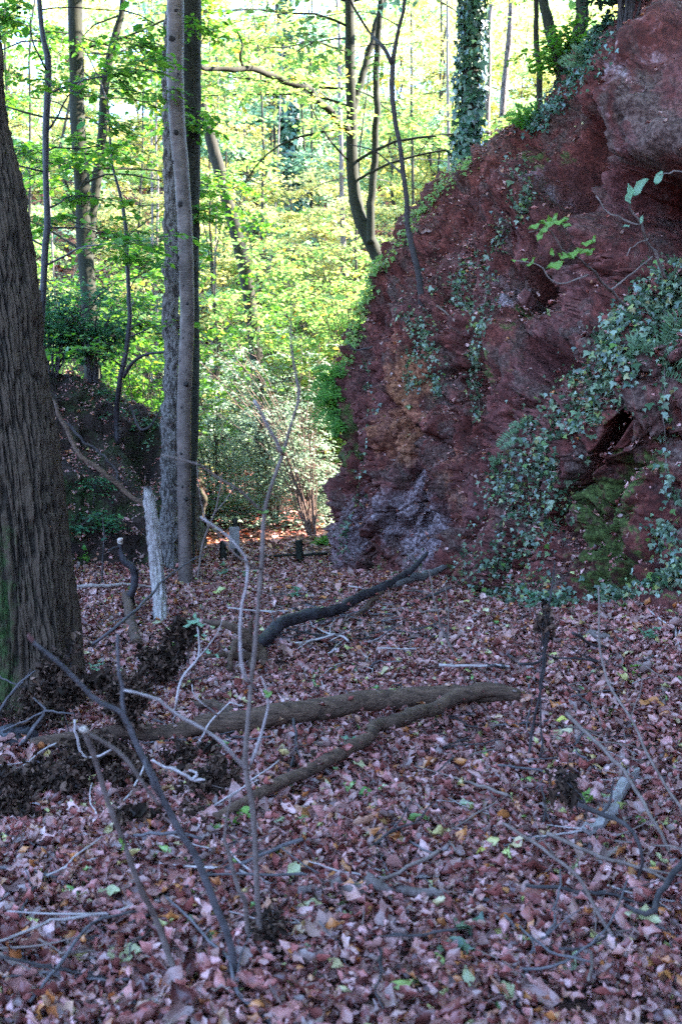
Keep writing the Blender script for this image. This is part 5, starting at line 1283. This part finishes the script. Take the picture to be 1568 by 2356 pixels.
for k, (lb, pts_, w_, mt, kids) in enumerate([
    ('pale forked seedling with a tuft of pale leaves, left of the middle sapling', [(398, 1685, '0.02'), (405, 1630, 4.25), (410, 1580, 4.2), (430, 1545, 4.2), (455, 1515, 4.2), (458, 1480, 4.2), (454, 1442, 4.2)], [6, 6, 6, 5, 4], 'twig_pale',
     [([(455, 1515, 4.2), (485, 1480, 4.2), (503, 1450, 4.2), (511, 1425, 4.2)], [4, 3, 2], 'side_twig', None)]),
    ('pale twiggy seedling branching low before the long straight log', [(450, 1725, '0.02'), (465, 1698, 4.2), (482, 1665, 4.2), (500, 1645, 4.2), (530, 1615, 4.2)], [6, 5, 4], 'twig_pale',
     [([(500, 1645, 4.2), (470, 1620, 4.1), (446, 1598, 4.1), (442, 1575, 4.1)], [5, 4, 3], 'side_twig', None), ([(530, 1615, 4.2), (560, 1625, 4.2)], [4, 2], 'side_twig', None)]),
    ('slate-blue forked twig in front of the big trunk', [(45, 1730, '0.02'), (62, 1700, 4.1), (80, 1670, 4.1), (105, 1635, 4.1), (90, 1618, 4.1), (77, 1605, 4.1)], [10, 9, 8, 5, 3], 'twig_blue', [([(105, 1635, 4.1), (140, 1640, 4.1), (172, 1642, 4.1)], [6, 5, 3], 'side_twig', None), ([(105, 1636, 4.1), (60, 1658, 4.1), (0, 1684, 4.1)], [5, 4, 4], 'side_twig', None)]),
    ('thin grey twig rising at the left edge in front of the mossy foot', [(-10, 1650, 4.2), (15, 1612, 4.2), (45, 1572, 4.2), (82, 1543, 4.2)], [7, 6, 5, 3], 'twig_blue', [([(20, 1605, 4.2), (60, 1560, 4.25), (70, 1540, 4.2)], [4, 3, 2], 'side_twig', None), ([(-5, 1555, 4.2), (20, 1568, 4.2), (40, 1575, 4.2)], [5, 4, 3], 'side_twig', None)]),
    ('pale hooked twig curling over the long log on the left', [(172, 1655, 4.0), (180, 1710, 4.0), (192, 1740, 4.0), (220, 1742, 4.0), (257, 1724, 4.0)], [6, 7, 7, 6, 5], 'twig_pale', []),
    ('pale knobbly twig with a forked end above the withered clumps', [(350, 1747, 3.6), (390, 1767, 3.6), (430, 1785, 3.6), (442, 1795, 3.6), (472, 1794, 3.6)], [6, 7, 8, 9, 5], 'twig_pale', [([(440, 1795, 3.6), (455, 1780, 3.6), (434, 1772, 3.6)], [9, 7, 5], 'side_twig', None)]),
    ('long thin blue-grey stem curving over the leaves at the bottom left', [(70, 2362, '0.06'), (150, 2291, '0.09'), (215, 2221, '0.10'), (270, 2181, '0.09'), (350, 2141, '0.05')], [9, 9, 8, 7, 5], 'twig_blue', []),
    ('blue-grey side shoot lying level beside the slate shoot', [(310, 1996, '0.1'), (360, 2003, '0.12'), (420, 2006, '0.12'), (466, 2008, '0.1')], [7, 8, 8, 6], 'twig_blue', []),
    ('gnarled grey-brown stem leaning beside the foot of the middle sapling', [(583, 2250, '0.0'), (575, 2170, 2.75), (565, 2091, 2.72), (545, 2031, 2.7), (520, 1941, 2.68), (515, 1916, 2.68), (530, 1841, 2.65)], [14, 12, 12, 10, 9, 7, 4], 'twig', []),
    ('dark upright thin stem standing right of the middle before the cliff foot', [(1211, 1777, '0.0'), (1224, 1683, 4.3), (1240, 1600, 4.25), (1255, 1500, 4.2), (1266, 1380, 4.2), (1275, 1290, 4.2)], [7, 7, 6, 6, 5, 3], 'twig_dark', [([(1255, 1500, 4.2), (1240, 1440, 4.2), (1225, 1400, 4.2)], [4, 3, 2], 'side_twig', None)]),
    ('arching grey-brown shoot on the right with a cut end', [(1302, 1641, 3.9), (1349, 1689, 3.7), (1402, 1736, 3.6), (1449, 1798, 3.5), (1510, 1900, 3.3), (1560, 2010, '0.0')], [10, 10, 9, 9, 8], 'twig', []),
    ('long grey-brown shoot arching down to the bottom right corner', [(1156, 1893, 2.9), (1219, 1935, 2.85), (1281, 1977, 2.8), (1334, 2024, 2.78), (1376, 2097, 2.75), (1417, 2176, 2.72), (1440, 2305, '0.0')], [7, 8, 9, 10, 10, 11], 'twig', [([(1281, 1977, 2.8), (1240, 1920, 2.8), (1225, 1870, 2.8)], [5, 4, 3], 'side_twig', None)]),
    ('dark crooked shoot bending beside the pale slab of bark', [(1329, 1851, 3.1), (1376, 1872, 3.1), (1428, 1893, 3.05), (1465, 1935, 3.0), (1475, 1982, 3.0), (1468, 2060, '0.0')], [12, 12, 11, 9, 8, 7], 'twig_dark', [([(1376, 1872, 3.1), (1400, 1850, 3.1), (1410, 1790, 3.1)], [8, 6, 4], 'side_twig', None)]),
    ('thin violet twig reaching in from the right edge', [(1580, 2070, 2.9), (1506, 2108, 2.9), (1423, 2123, 2.9), (1380, 2150, '0.02')], [7, 7, 6, 4], 'twig_blue', []),
    ('thin blue twig bowed over the leaves at the lower right', [(1187, 2283, '0.05'), (1271, 2296, '0.08'), (1334, 2275, '0.10'), (1396, 2238, '0.12'), (1440, 2140, '0.15')], [7, 7, 6, 5, 4], 'twig_blue', []),
    ('dark hooked root-like branch at the right edge near the bottom', [(1590, 2080, '0.16'), (1522, 2144, '0.12'), (1496, 2176, '0.09'), (1464, 2181, '0.09'), (1438, 2160, '0.09')], [15, 15, 15, 12, 8], 'twig_dark', []),
    ('tall thin stem on the right curving down across the mossy rock', [(1376, 1350, 3.8), (1381, 1511, 3.7), (1407, 1589, 3.6), (1449, 1652, 3.5), (1480, 1720, 3.4), (1522, 1798, 3.3), (1568, 1870, 3.2), (1590, 1960, '0.0')], [4, 6, 6, 7, 7, 8], 'twig', [([(1449, 1652, 3.5), (1470, 1600, 3.5), (1476, 1560, 3.5)], [4, 3, 2], 'side_twig', None)]),
    ('spindly bare seedling before the dark limb, stems splayed', [(1065, 1540, '0.0'), (1020, 1458, 5.8), (999, 1380, 5.8), (985, 1310, 5.8)], [5, 5, 4, 3], 'twig', [([(1030, 1475, 5.8), (1030, 1400, 5.8), (1022, 1340, 5.8)], [4, 3, 2], 'side_twig', None), ([(1050, 1512, 5.9), (1010, 1440, 5.9), (965, 1400, 5.9)], [4, 3, 2], 'side_twig', None)]),
    ('thin upright twigs by the smooth trunk reaching over the path', [(455, 1330, 9.4), (470, 1240, 9.4), (500, 1160, 9.4), (510, 1090, 9.4)], [6, 5, 4, 2], 'twig', [([(480, 1215, 9.4), (462, 1150, 9.4), (452, 1060, 9.4)], [4, 3, 2], 'side_twig', None), ([(490, 1185, 9.4), (520, 1150, 9.4), (540, 1120, 9.4)], [4, 3, 2], 'side_twig', None)]),
    ]):
    o_ = stick(lb, pts_, w_, MAT[mt], name='sapling' if k not in (14, 15) else 'branch', cat='sapling' if k not in (14, 15) else 'branch', seed=60 + k, sides=8, wig=.006, kids=kids)
    if k == 0: leaf_bits(o_[0], [(440, 1432, 4.2, 170, 24), (455, 1428, 4.15, 40, 24), (462, 1438, 4.2, -5, 20), (430, 1440, 4.2, 200, 18), (452, 1462, 4.15, 190, 12), (470, 1462, 4.2, 0, 14), (478, 1500, 4.2, -20, 20), (500, 1510, 4.2, -30, 16), (448, 1416, 4.2, 80, 16)], .03, MAT['leaf_bg'], seed=6)

# green-leaved sprig and long sprig in front of the hollow on the right
t, _ = stick('leafy green sprig hanging in front of the dark hollow', [(1440, 705, 4.9), (1407, 675, 4.8), (1365, 628, 4.6), (1335, 602, 4.5), (1300, 575, 4.4), (1262, 530, 4.35), (1215, 535, 4.3)], [7, 7, 6, 5, 4, 3, 2], MAT['twig'], name='sapling', cat='sapling', seed=90,
             kids=[([(1352, 632, 4.5), (1300, 652, 4.5), (1271, 648, 4.5), (1240, 612, 4.5), (1180, 600, 4.5)], [4, 4, 3, 2], 'side_twig', None), ([(1400, 670, 4.8), (1440, 640, 4.8), (1500, 590, 4.8)], [5, 4, 3], 'side_twig', None)])
leaf_bits(t, [(1262, 505, 4.35, 115, 26), (1276, 500, 4.35, 60, 24), (1290, 510, 4.3, 10, 38), (1255, 515, 4.3, 175, 40), (1228, 522, 4.3, 200, 30), (1250, 530, 4.3, 230, 30), (1300, 518, 4.3, -10, 26), (1240, 545, 4.3, 245, 28), (1275, 612, 4.3, 200, 44), (1288, 590, 4.3, 150, 24), (1268, 580, 4.3, 110, 22),
              (1305, 590, 4.4, -30, 34), (1322, 582, 4.4, 20, 36), (1340, 578, 4.4, -15, 34), (1358, 580, 4.4, 40, 26), (1365, 552, 4.4, 70, 24), (1350, 560, 4.4, 10, 30), (1180, 600, 4.4, 180, 14), (1205, 598, 4.4, 185, 18), (1225, 600, 4.4, 60, 22), (1215, 610, 4.4, 10, 16)], .05, MAT['grass'], seed=8)
t, _ = stick('grey knotted sprig carrying three broad pale leaves at upper right', [(1530, 640, 4.6), (1501, 575, 4.5), (1470, 518, 4.4), (1454, 486, 4.35), (1443, 455, 4.3)], [8, 7, 6, 5, 3], MAT['twig'], name='sapling', cat='sapling', seed=91,
             kids=[([(1470, 518, 4.4), (1430, 505, 4.4), (1390, 480, 4.4), (1370, 450, 4.4)], [5, 5, 4, 2], 'side_twig', None), ([(1488, 550, 4.45), (1450, 570, 4.4), (1440, 590, 4.4)], [4, 3, 2], 'side_twig', None), ([(1572, 394, 4.2), (1540, 396, 4.2), (1516, 402, 4.2)], [3, 3, 2], 'side_twig', None)])
leaf_bits(t, [(1445, 446, 4.3, 100, 44), (1470, 432, 4.3, 50, 50), (1514, 410, 4.2, 60, 36), (1440, 520, 4.35, 190, 16), (1475, 505, 4.3, 80, 18)], .05, MAT['leaf_bg'], seed=9)
stick('thin root hanging across the red face from the slender sapling', [(968, 672, 10.0), (1000, 700, 9.6), (1040, 735, 9.4), (1075, 765, 9.1)], [7, 6, 4, 3], MAT['twig'], name='root', cat='root', seed=92)
stick('dark bare twig poking out left from the cliff edge', [(885, 790, 10.3), (850, 800, 10.3), (815, 805, 10.4), (800, 790, 10.4)], [6, 5, 4, 2], MAT['twig_dark'], seed=93)

def withered(label, cx, cy, Y, rx, ry, n, seed, lsz=.027, g0=True, group=None):
    n = int(n * 1.7); lsz = lsz * 1.3; rx *= 1.15; ry *= 1.1
    rng = np.random.default_rng(seed); c = pt(cx, cy, Y); rx_ = rx / F * Y; ry_ = ry / F * Y
    gp = np.array([c[0], Y + .05, float(gz(c[0], Y + .05))]); t = thing('withered_plant', label, 'dead plant', gp)
    gs = Geo(); gl = Geo(); pos = []
    ms = [smooth_path([gp + [.02 * k, 0, -.03], (gp + c) / 2 + rng.normal(0, .04, 3), c + rng.normal(0, .5, 3) * [rx_, rx_ * .5, ry_]], 20, .01, seed + k) for k in range(2)]
    for sp in ms: tube(gs, sp, [.0035, .002], 5)
    ns = 16
    for k in range(ns):
        b = ms[k % 2][rng.integers(11, 20)]; e = c + unit(1, rng)[0] * rng.uniform(.5, 1.15) * np.array([rx_, rx_ * .6, ry_]); e[2] -= .1 * ry_
        sp = smooth_path([b, (b + e) / 2 + rng.normal(0, .015, 3), e], 14, .008, seed + k); tube(gs, sp, [.0022, .001], 4)
        w = rng.uniform(.15, 1, n // ns); q_ = crom(sp, w * 13); pos.append(q_ + rng.normal(0, 1, q_.shape) * .016)
    pos = np.concatenate(pos)
    f = ((pos - c) / [rx_ * 1.25, rx_ * 1.2, ry_ * 1.25]); pos = pos[(f ** 2).sum(1) < 1.6]
    tm = leaf_curl(seed, 3, 2, 1.8, 1.6, .6, 0)
    scatter(gl, tm, pos, rot_from(unit(len(pos), rng) + [0, 0, -.6], unit(len(pos), rng)), lsz * np.exp(rng.normal(0, .35, len(pos))))
    gs.build('stems', MAT['twig_dark'], t); gl.build('leaves', MAT['withered'], t)
withered('black-brown withered leaf clump on the slate shoot near its tip', 150, 1545, 4.7, 85, 66, 800, 1)
withered('dark withered clump hanging right of the slate shoot fork', 300, 1580, 4.6, 50, 85, 700, 2)
withered('dark withered clump low against the left edge', 50, 1775, 4.1, 85, 56, 900, 3)
withered('dark withered clump under the bent shoot', 160, 1800, 4.0, 70, 54, 500, 4)
withered('large dark withered clump beneath the pale knobbly twig', 300, 1815, 4.0, 95, 75, 1100, 5)
withered('dark withered clump between slate shoot and middle sapling', 480, 1825, 3.85, 62, 90, 900, 6)
withered('dark withered clump left of the long log branch stub', 445, 1745, 4.3, 60, 45, 420, 7)
withered('dark withered clump beside the torn roots, nearer the stump', 385, 1495, 5.6, 48, 62, 700, 8, lsz=.028)
withered('dark withered tuft above the torn roots', 425, 1440, 6.4, 34, 40, 420, 9, lsz=.028)
withered('dark withered heap lying on the ground under the slate shoot', 300, 1900, 3.6, 80, 40, 520, 21)
withered('dark withered heap around the end of the slimmer log', 470, 1905, 3.6, 60, 50, 520, 22)
withered('dark withered heap against the mossy foot of the big trunk', 60, 1640, 4.9, 95, 60, 700, 23)
withered('dark withered patch at the left edge below the long log', 30, 1860, 3.7, 80, 40, 420, 24)
withered('dark withered strands between bent shoot and long log', 215, 1740, 4.3, 70, 50, 520, 25)
withered('dark withered tuft on the ground between the two fallen logs', 740, 1765, 4.2, 75, 26, 380, 10)
withered('dark withered tuft at the foot of the middle sapling', 612, 2150, 2.75, 32, 60, 200, 11, lsz=.02)
withered('brown withered tuft on the thin stem before the cliff foot', 1254, 1420, 4.2, 12, 45, 90, 12)
withered('brown withered tuft on the ground where the crooked shoot bends', 1290, 1800, 3.6, 26, 60, 130, 13)

# ------------------------------------------------------------------ small twigs on the ground
def twigs():
    protos = []
    rng = np.random.default_rng(3)
    names = ['thin bare brown twig lying loose among the fallen leaves', 'thin pale twig lying loose among the fallen leaves', 'thin dark twig lying loose among the fallen leaves', 'thin grey-blue twig lying loose among the fallen leaves']
    mats = ['twig', 'twig_pale', 'twig_dark', 'twig_blue']
    for k in range(8):
        L = .5; P = [np.array([-L / 2, 0, 0])]; a = 0
        for i in range(6):
            a += rng.normal(0, .28); P.append(P[-1] + np.array([math.cos(a), math.sin(a), rng.normal(0, .05)]) * L / 6)
        P = np.array(P); P -= P.mean(0); g = Geo(); tube(g, smooth_path(P, 22, .006, k), [.0048, .0022], 6)
        o = g.build('twig', MAT[mats[k % 4]], origin=(0, 0, 0)); tag(o, names[k % 4], 'twig', 'loose twigs on the gully floor')
        t_ = rng.uniform(1.5, 4); b = crom(P, [t_])[0]; g2 = Geo(); tube(g2, smooth_path([b, b + [.07, .05 * (-1) ** k, .015], b + [.12, .11 * (-1) ** k, .03]], 8), [.003, .0012], 5)
        c = g2.build('side_twig', MAT[mats[k % 4]], parent=o); protos.append(o)
    used = [False] * 8
    spots = []
    for i in range(150):
        py = 1380 + 960 * rng.random() ** 1.1; px = rng.uniform(-20, 1590)
        if px < 220 and py < 1660: continue
        if px > 1000 and py < 1440: px = rng.uniform(450, 1000)
        spots.append((px, py))
    for i in range(42): spots.append((rng.uniform(640, 1040), rng.uniform(1370, 1500)))
    for i in range(18): spots.append((rng.uniform(1180, 1560), rng.uniform(1480, 1800)))
    for i, (px, py) in enumerate(spots):
        p = G(px, py, rng.uniform(.035, .07)); k = int(rng.integers(0, 8)); s = rng.uniform(.5, 1.5) * (1.25 if py < 1600 else 1)
        if not used[k]: used[k] = True; o = protos[k]
        else:
            o = protos[k].copy(); COL.objects.link(o)
            for ch in protos[k].children: c = ch.copy(); COL.objects.link(c); c.parent = o
        o.location = p; o.rotation_euler = (rng.normal(0, .18), rng.normal(0, .18), rng.uniform(0, 6.28)); o.scale = (s, s, s * 1.0)
twigs()

# ------------------------------------------------------------------ single leaves that stand out, seedlings
def solid(name, col, rough=.5, tr=.15):
    return leaf_mat(name, [(0, col), (1, tuple(v * 1.05 for v in col))], trans=tr, rough=rough, tmul=1.2)
LC = {'cream': solid('cream_leaf', (.46, .42, .22)), 'orange': solid('orange_leaf', (.50, .17, .05)), 'pink': solid('pinkish_leaf', (.40, .21, .17)), 'yellow': solid('yellow_leaf', (.62, .52, .10)), 'green': solid('green_leaf', (.12, .24, .05)), 'rust': solid('rusty_leaf', (.30, .08, .03))}
for k, (lb, px, py, w, ang, c, curl) in enumerate([
    ('large fluted pinkish leaf lying near the bottom centre', 738, 2186, 92, 200, 'pink', .4), ('pale cream-green leaf lying at the bottom left', 285, 2256, 72, 205, 'cream', .5), ('curled orange leaf under the slate shoot', 332, 1943, 50, 20, 'orange', 1.6),
    ('folded cream leaf standing right of the middle sapling', 676, 2042, 42, 80, 'cream', 1.3), ('clear yellow leaf left of the pale slab of bark', 1292, 1689, 34, 10, 'yellow', .4), ('orange leaf near the right edge above the slab', 1498, 1650, 50, 160, 'orange', .6),
    ('round orange-brown leaf under the end of the curved log', 1130, 1699, 30, 0, 'orange', .2), ('long green leaf below the curved log', 853, 1866, 52, 5, 'green', .8), ('small yellow leaf curled upright, lower right of centre', 1106, 2008, 30, 80, 'yellow', 1.4),
    ('narrow pale leaf at the bottom edge', 1166, 2340, 56, 70, 'cream', .4), ('rusty red leaf right of the weathered stick', 1130, 2106, 48, 40, 'rust', 1.2), ('large brown-pink leaf upper right of the weathered stick', 920, 1850, 52, 70, 'pink', .7),
    ('pink-brown leaf lying against the left end of weathered stick', 760, 2096, 70, 70, 'pink', .5), ('yellowish leaf above the grey-blue level shoot', 250, 2105, 48, 200, 'cream', 1.2), ('rusty orange leaf beside the slate shoot', 510, 2000, 30, 30, 'rust', .8)]):
    p = G(px, py, .055); a = R(ang); Yd = p[1]; g = Geo(); xd = np.array([math.cos(a), math.sin(a) * 1.2, .1 + (.5 if 'upright' in lb or 'standing' in lb else 0)]); up = np.array([.1, -.35, 1])
    scatter(g, leaf_curl(40 + k, 9, 4, curl, .5, .66, 1 if k in (0, 11) else 0), p[None], rot_from(xd[None], up[None]), [w / F * Yd * 1.15]); o = g.build('fallen_leaf', LC[c], origin=p); tag(o, lb, 'leaf')
for k, (lb, px, py, H, n, mt) in enumerate([
    ('green seedling with pointed leaves beside the slimmer log end', 553, 1930, .07, 6, 'grass'), ('small green seedling behind the long straight log', 770, 1568, .05, 5, 'grass'), ('tuft of pale leaves at the foot of the ivy curtain', 1225, 1440, .22, 14, 'leaf_bg'), ('pale leafy tuft before the smooth trunk', 515, 1340, .16, 9, 'leaf_bg'),
    ('pair of green leaves on the litter, low right of centre', 1090, 2190, .03, 4, 'ivy'), ('trailing ivy leaves on the litter near the bottom', 1020, 2225, .03, 6, 'ivy'), ('low green herb left of the bleached stump', 195, 1325, .25, 14, 'leaf_gr'), ('low herb beneath the slanting limb', 330, 1225, .2, 12, 'leaf_bg'),
    ('green leaves at the right edge above the slab', 1445, 1575, .08, 9, 'grass'), ('broad-leaved green plant at the left edge beside the mossy foot', 25, 1660, .22, 8, 'leaf_bg'), ('pale-leaved seedling in the shade of the dark limb', 680, 1395, .16, 12, 'leaf_bg'), ('small herb beside the cliff corner foot', 745, 1440, .06, 5, 'grass'),
    ('little seedling among leaves left of the middle sapling', 400, 1520, .12, 8, 'grass'), ('seedling with drooping leaves near the slate shoot tip', 240, 1585, .15, 7, 'leaf_bg'), ('tiny bright seedling in the bottom right litter', 1330, 1885, .05, 5, 'grass'), ('green sprig in the litter right of the board', 1500, 1500, .1, 10, 'leaf_bg'),
    ('small herb before the root end of the dark limb', 560, 1345, .1, 8, 'leaf_bg'), ('leafy sprig under the curved log', 800, 1735, .06, 6, 'leaf_bg')]):
    rng = np.random.default_rng(700 + k); b = G(px, py, .02); t = thing('seedling', lb, 'seedling', b); g = Geo(); gl = Geo()
    top = b + np.array([rng.normal(0, .02), 0, H]); sp = smooth_path([b - [0, 0, .02], (b + top) / 2 + rng.normal(0, .01, 3), top], 8); tube(g, sp, [.0025, .0015], 5); g.build('stem', MAT['twig'], t)
    az = rng.uniform(0, 6.28, n); w = rng.uniform(.45, 1, n); pos = crom(sp, w * 7); xd = np.stack([np.cos(az), np.sin(az), rng.uniform(0, .5, n)], -1)
    scatter(gl, leaf_curl(9, 5, 2, .6, .4, .5, 0), pos + xd * .03, rot_from(xd, np.array([0, -.3, 1.]) + rng.normal(0, .2, (n, 3))), (.055 + .05 * H) * np.exp(rng.normal(0, .25, n))); gl.build('leaves', MAT[mt], t)

for u_ in np.random.default_rng(5).random((26, 2)): EXTRA.append(G(1350 + 115 * u_[0], 1965 - 140 * u_[0] + 40 * (u_[1] - .5), .11))
litter()
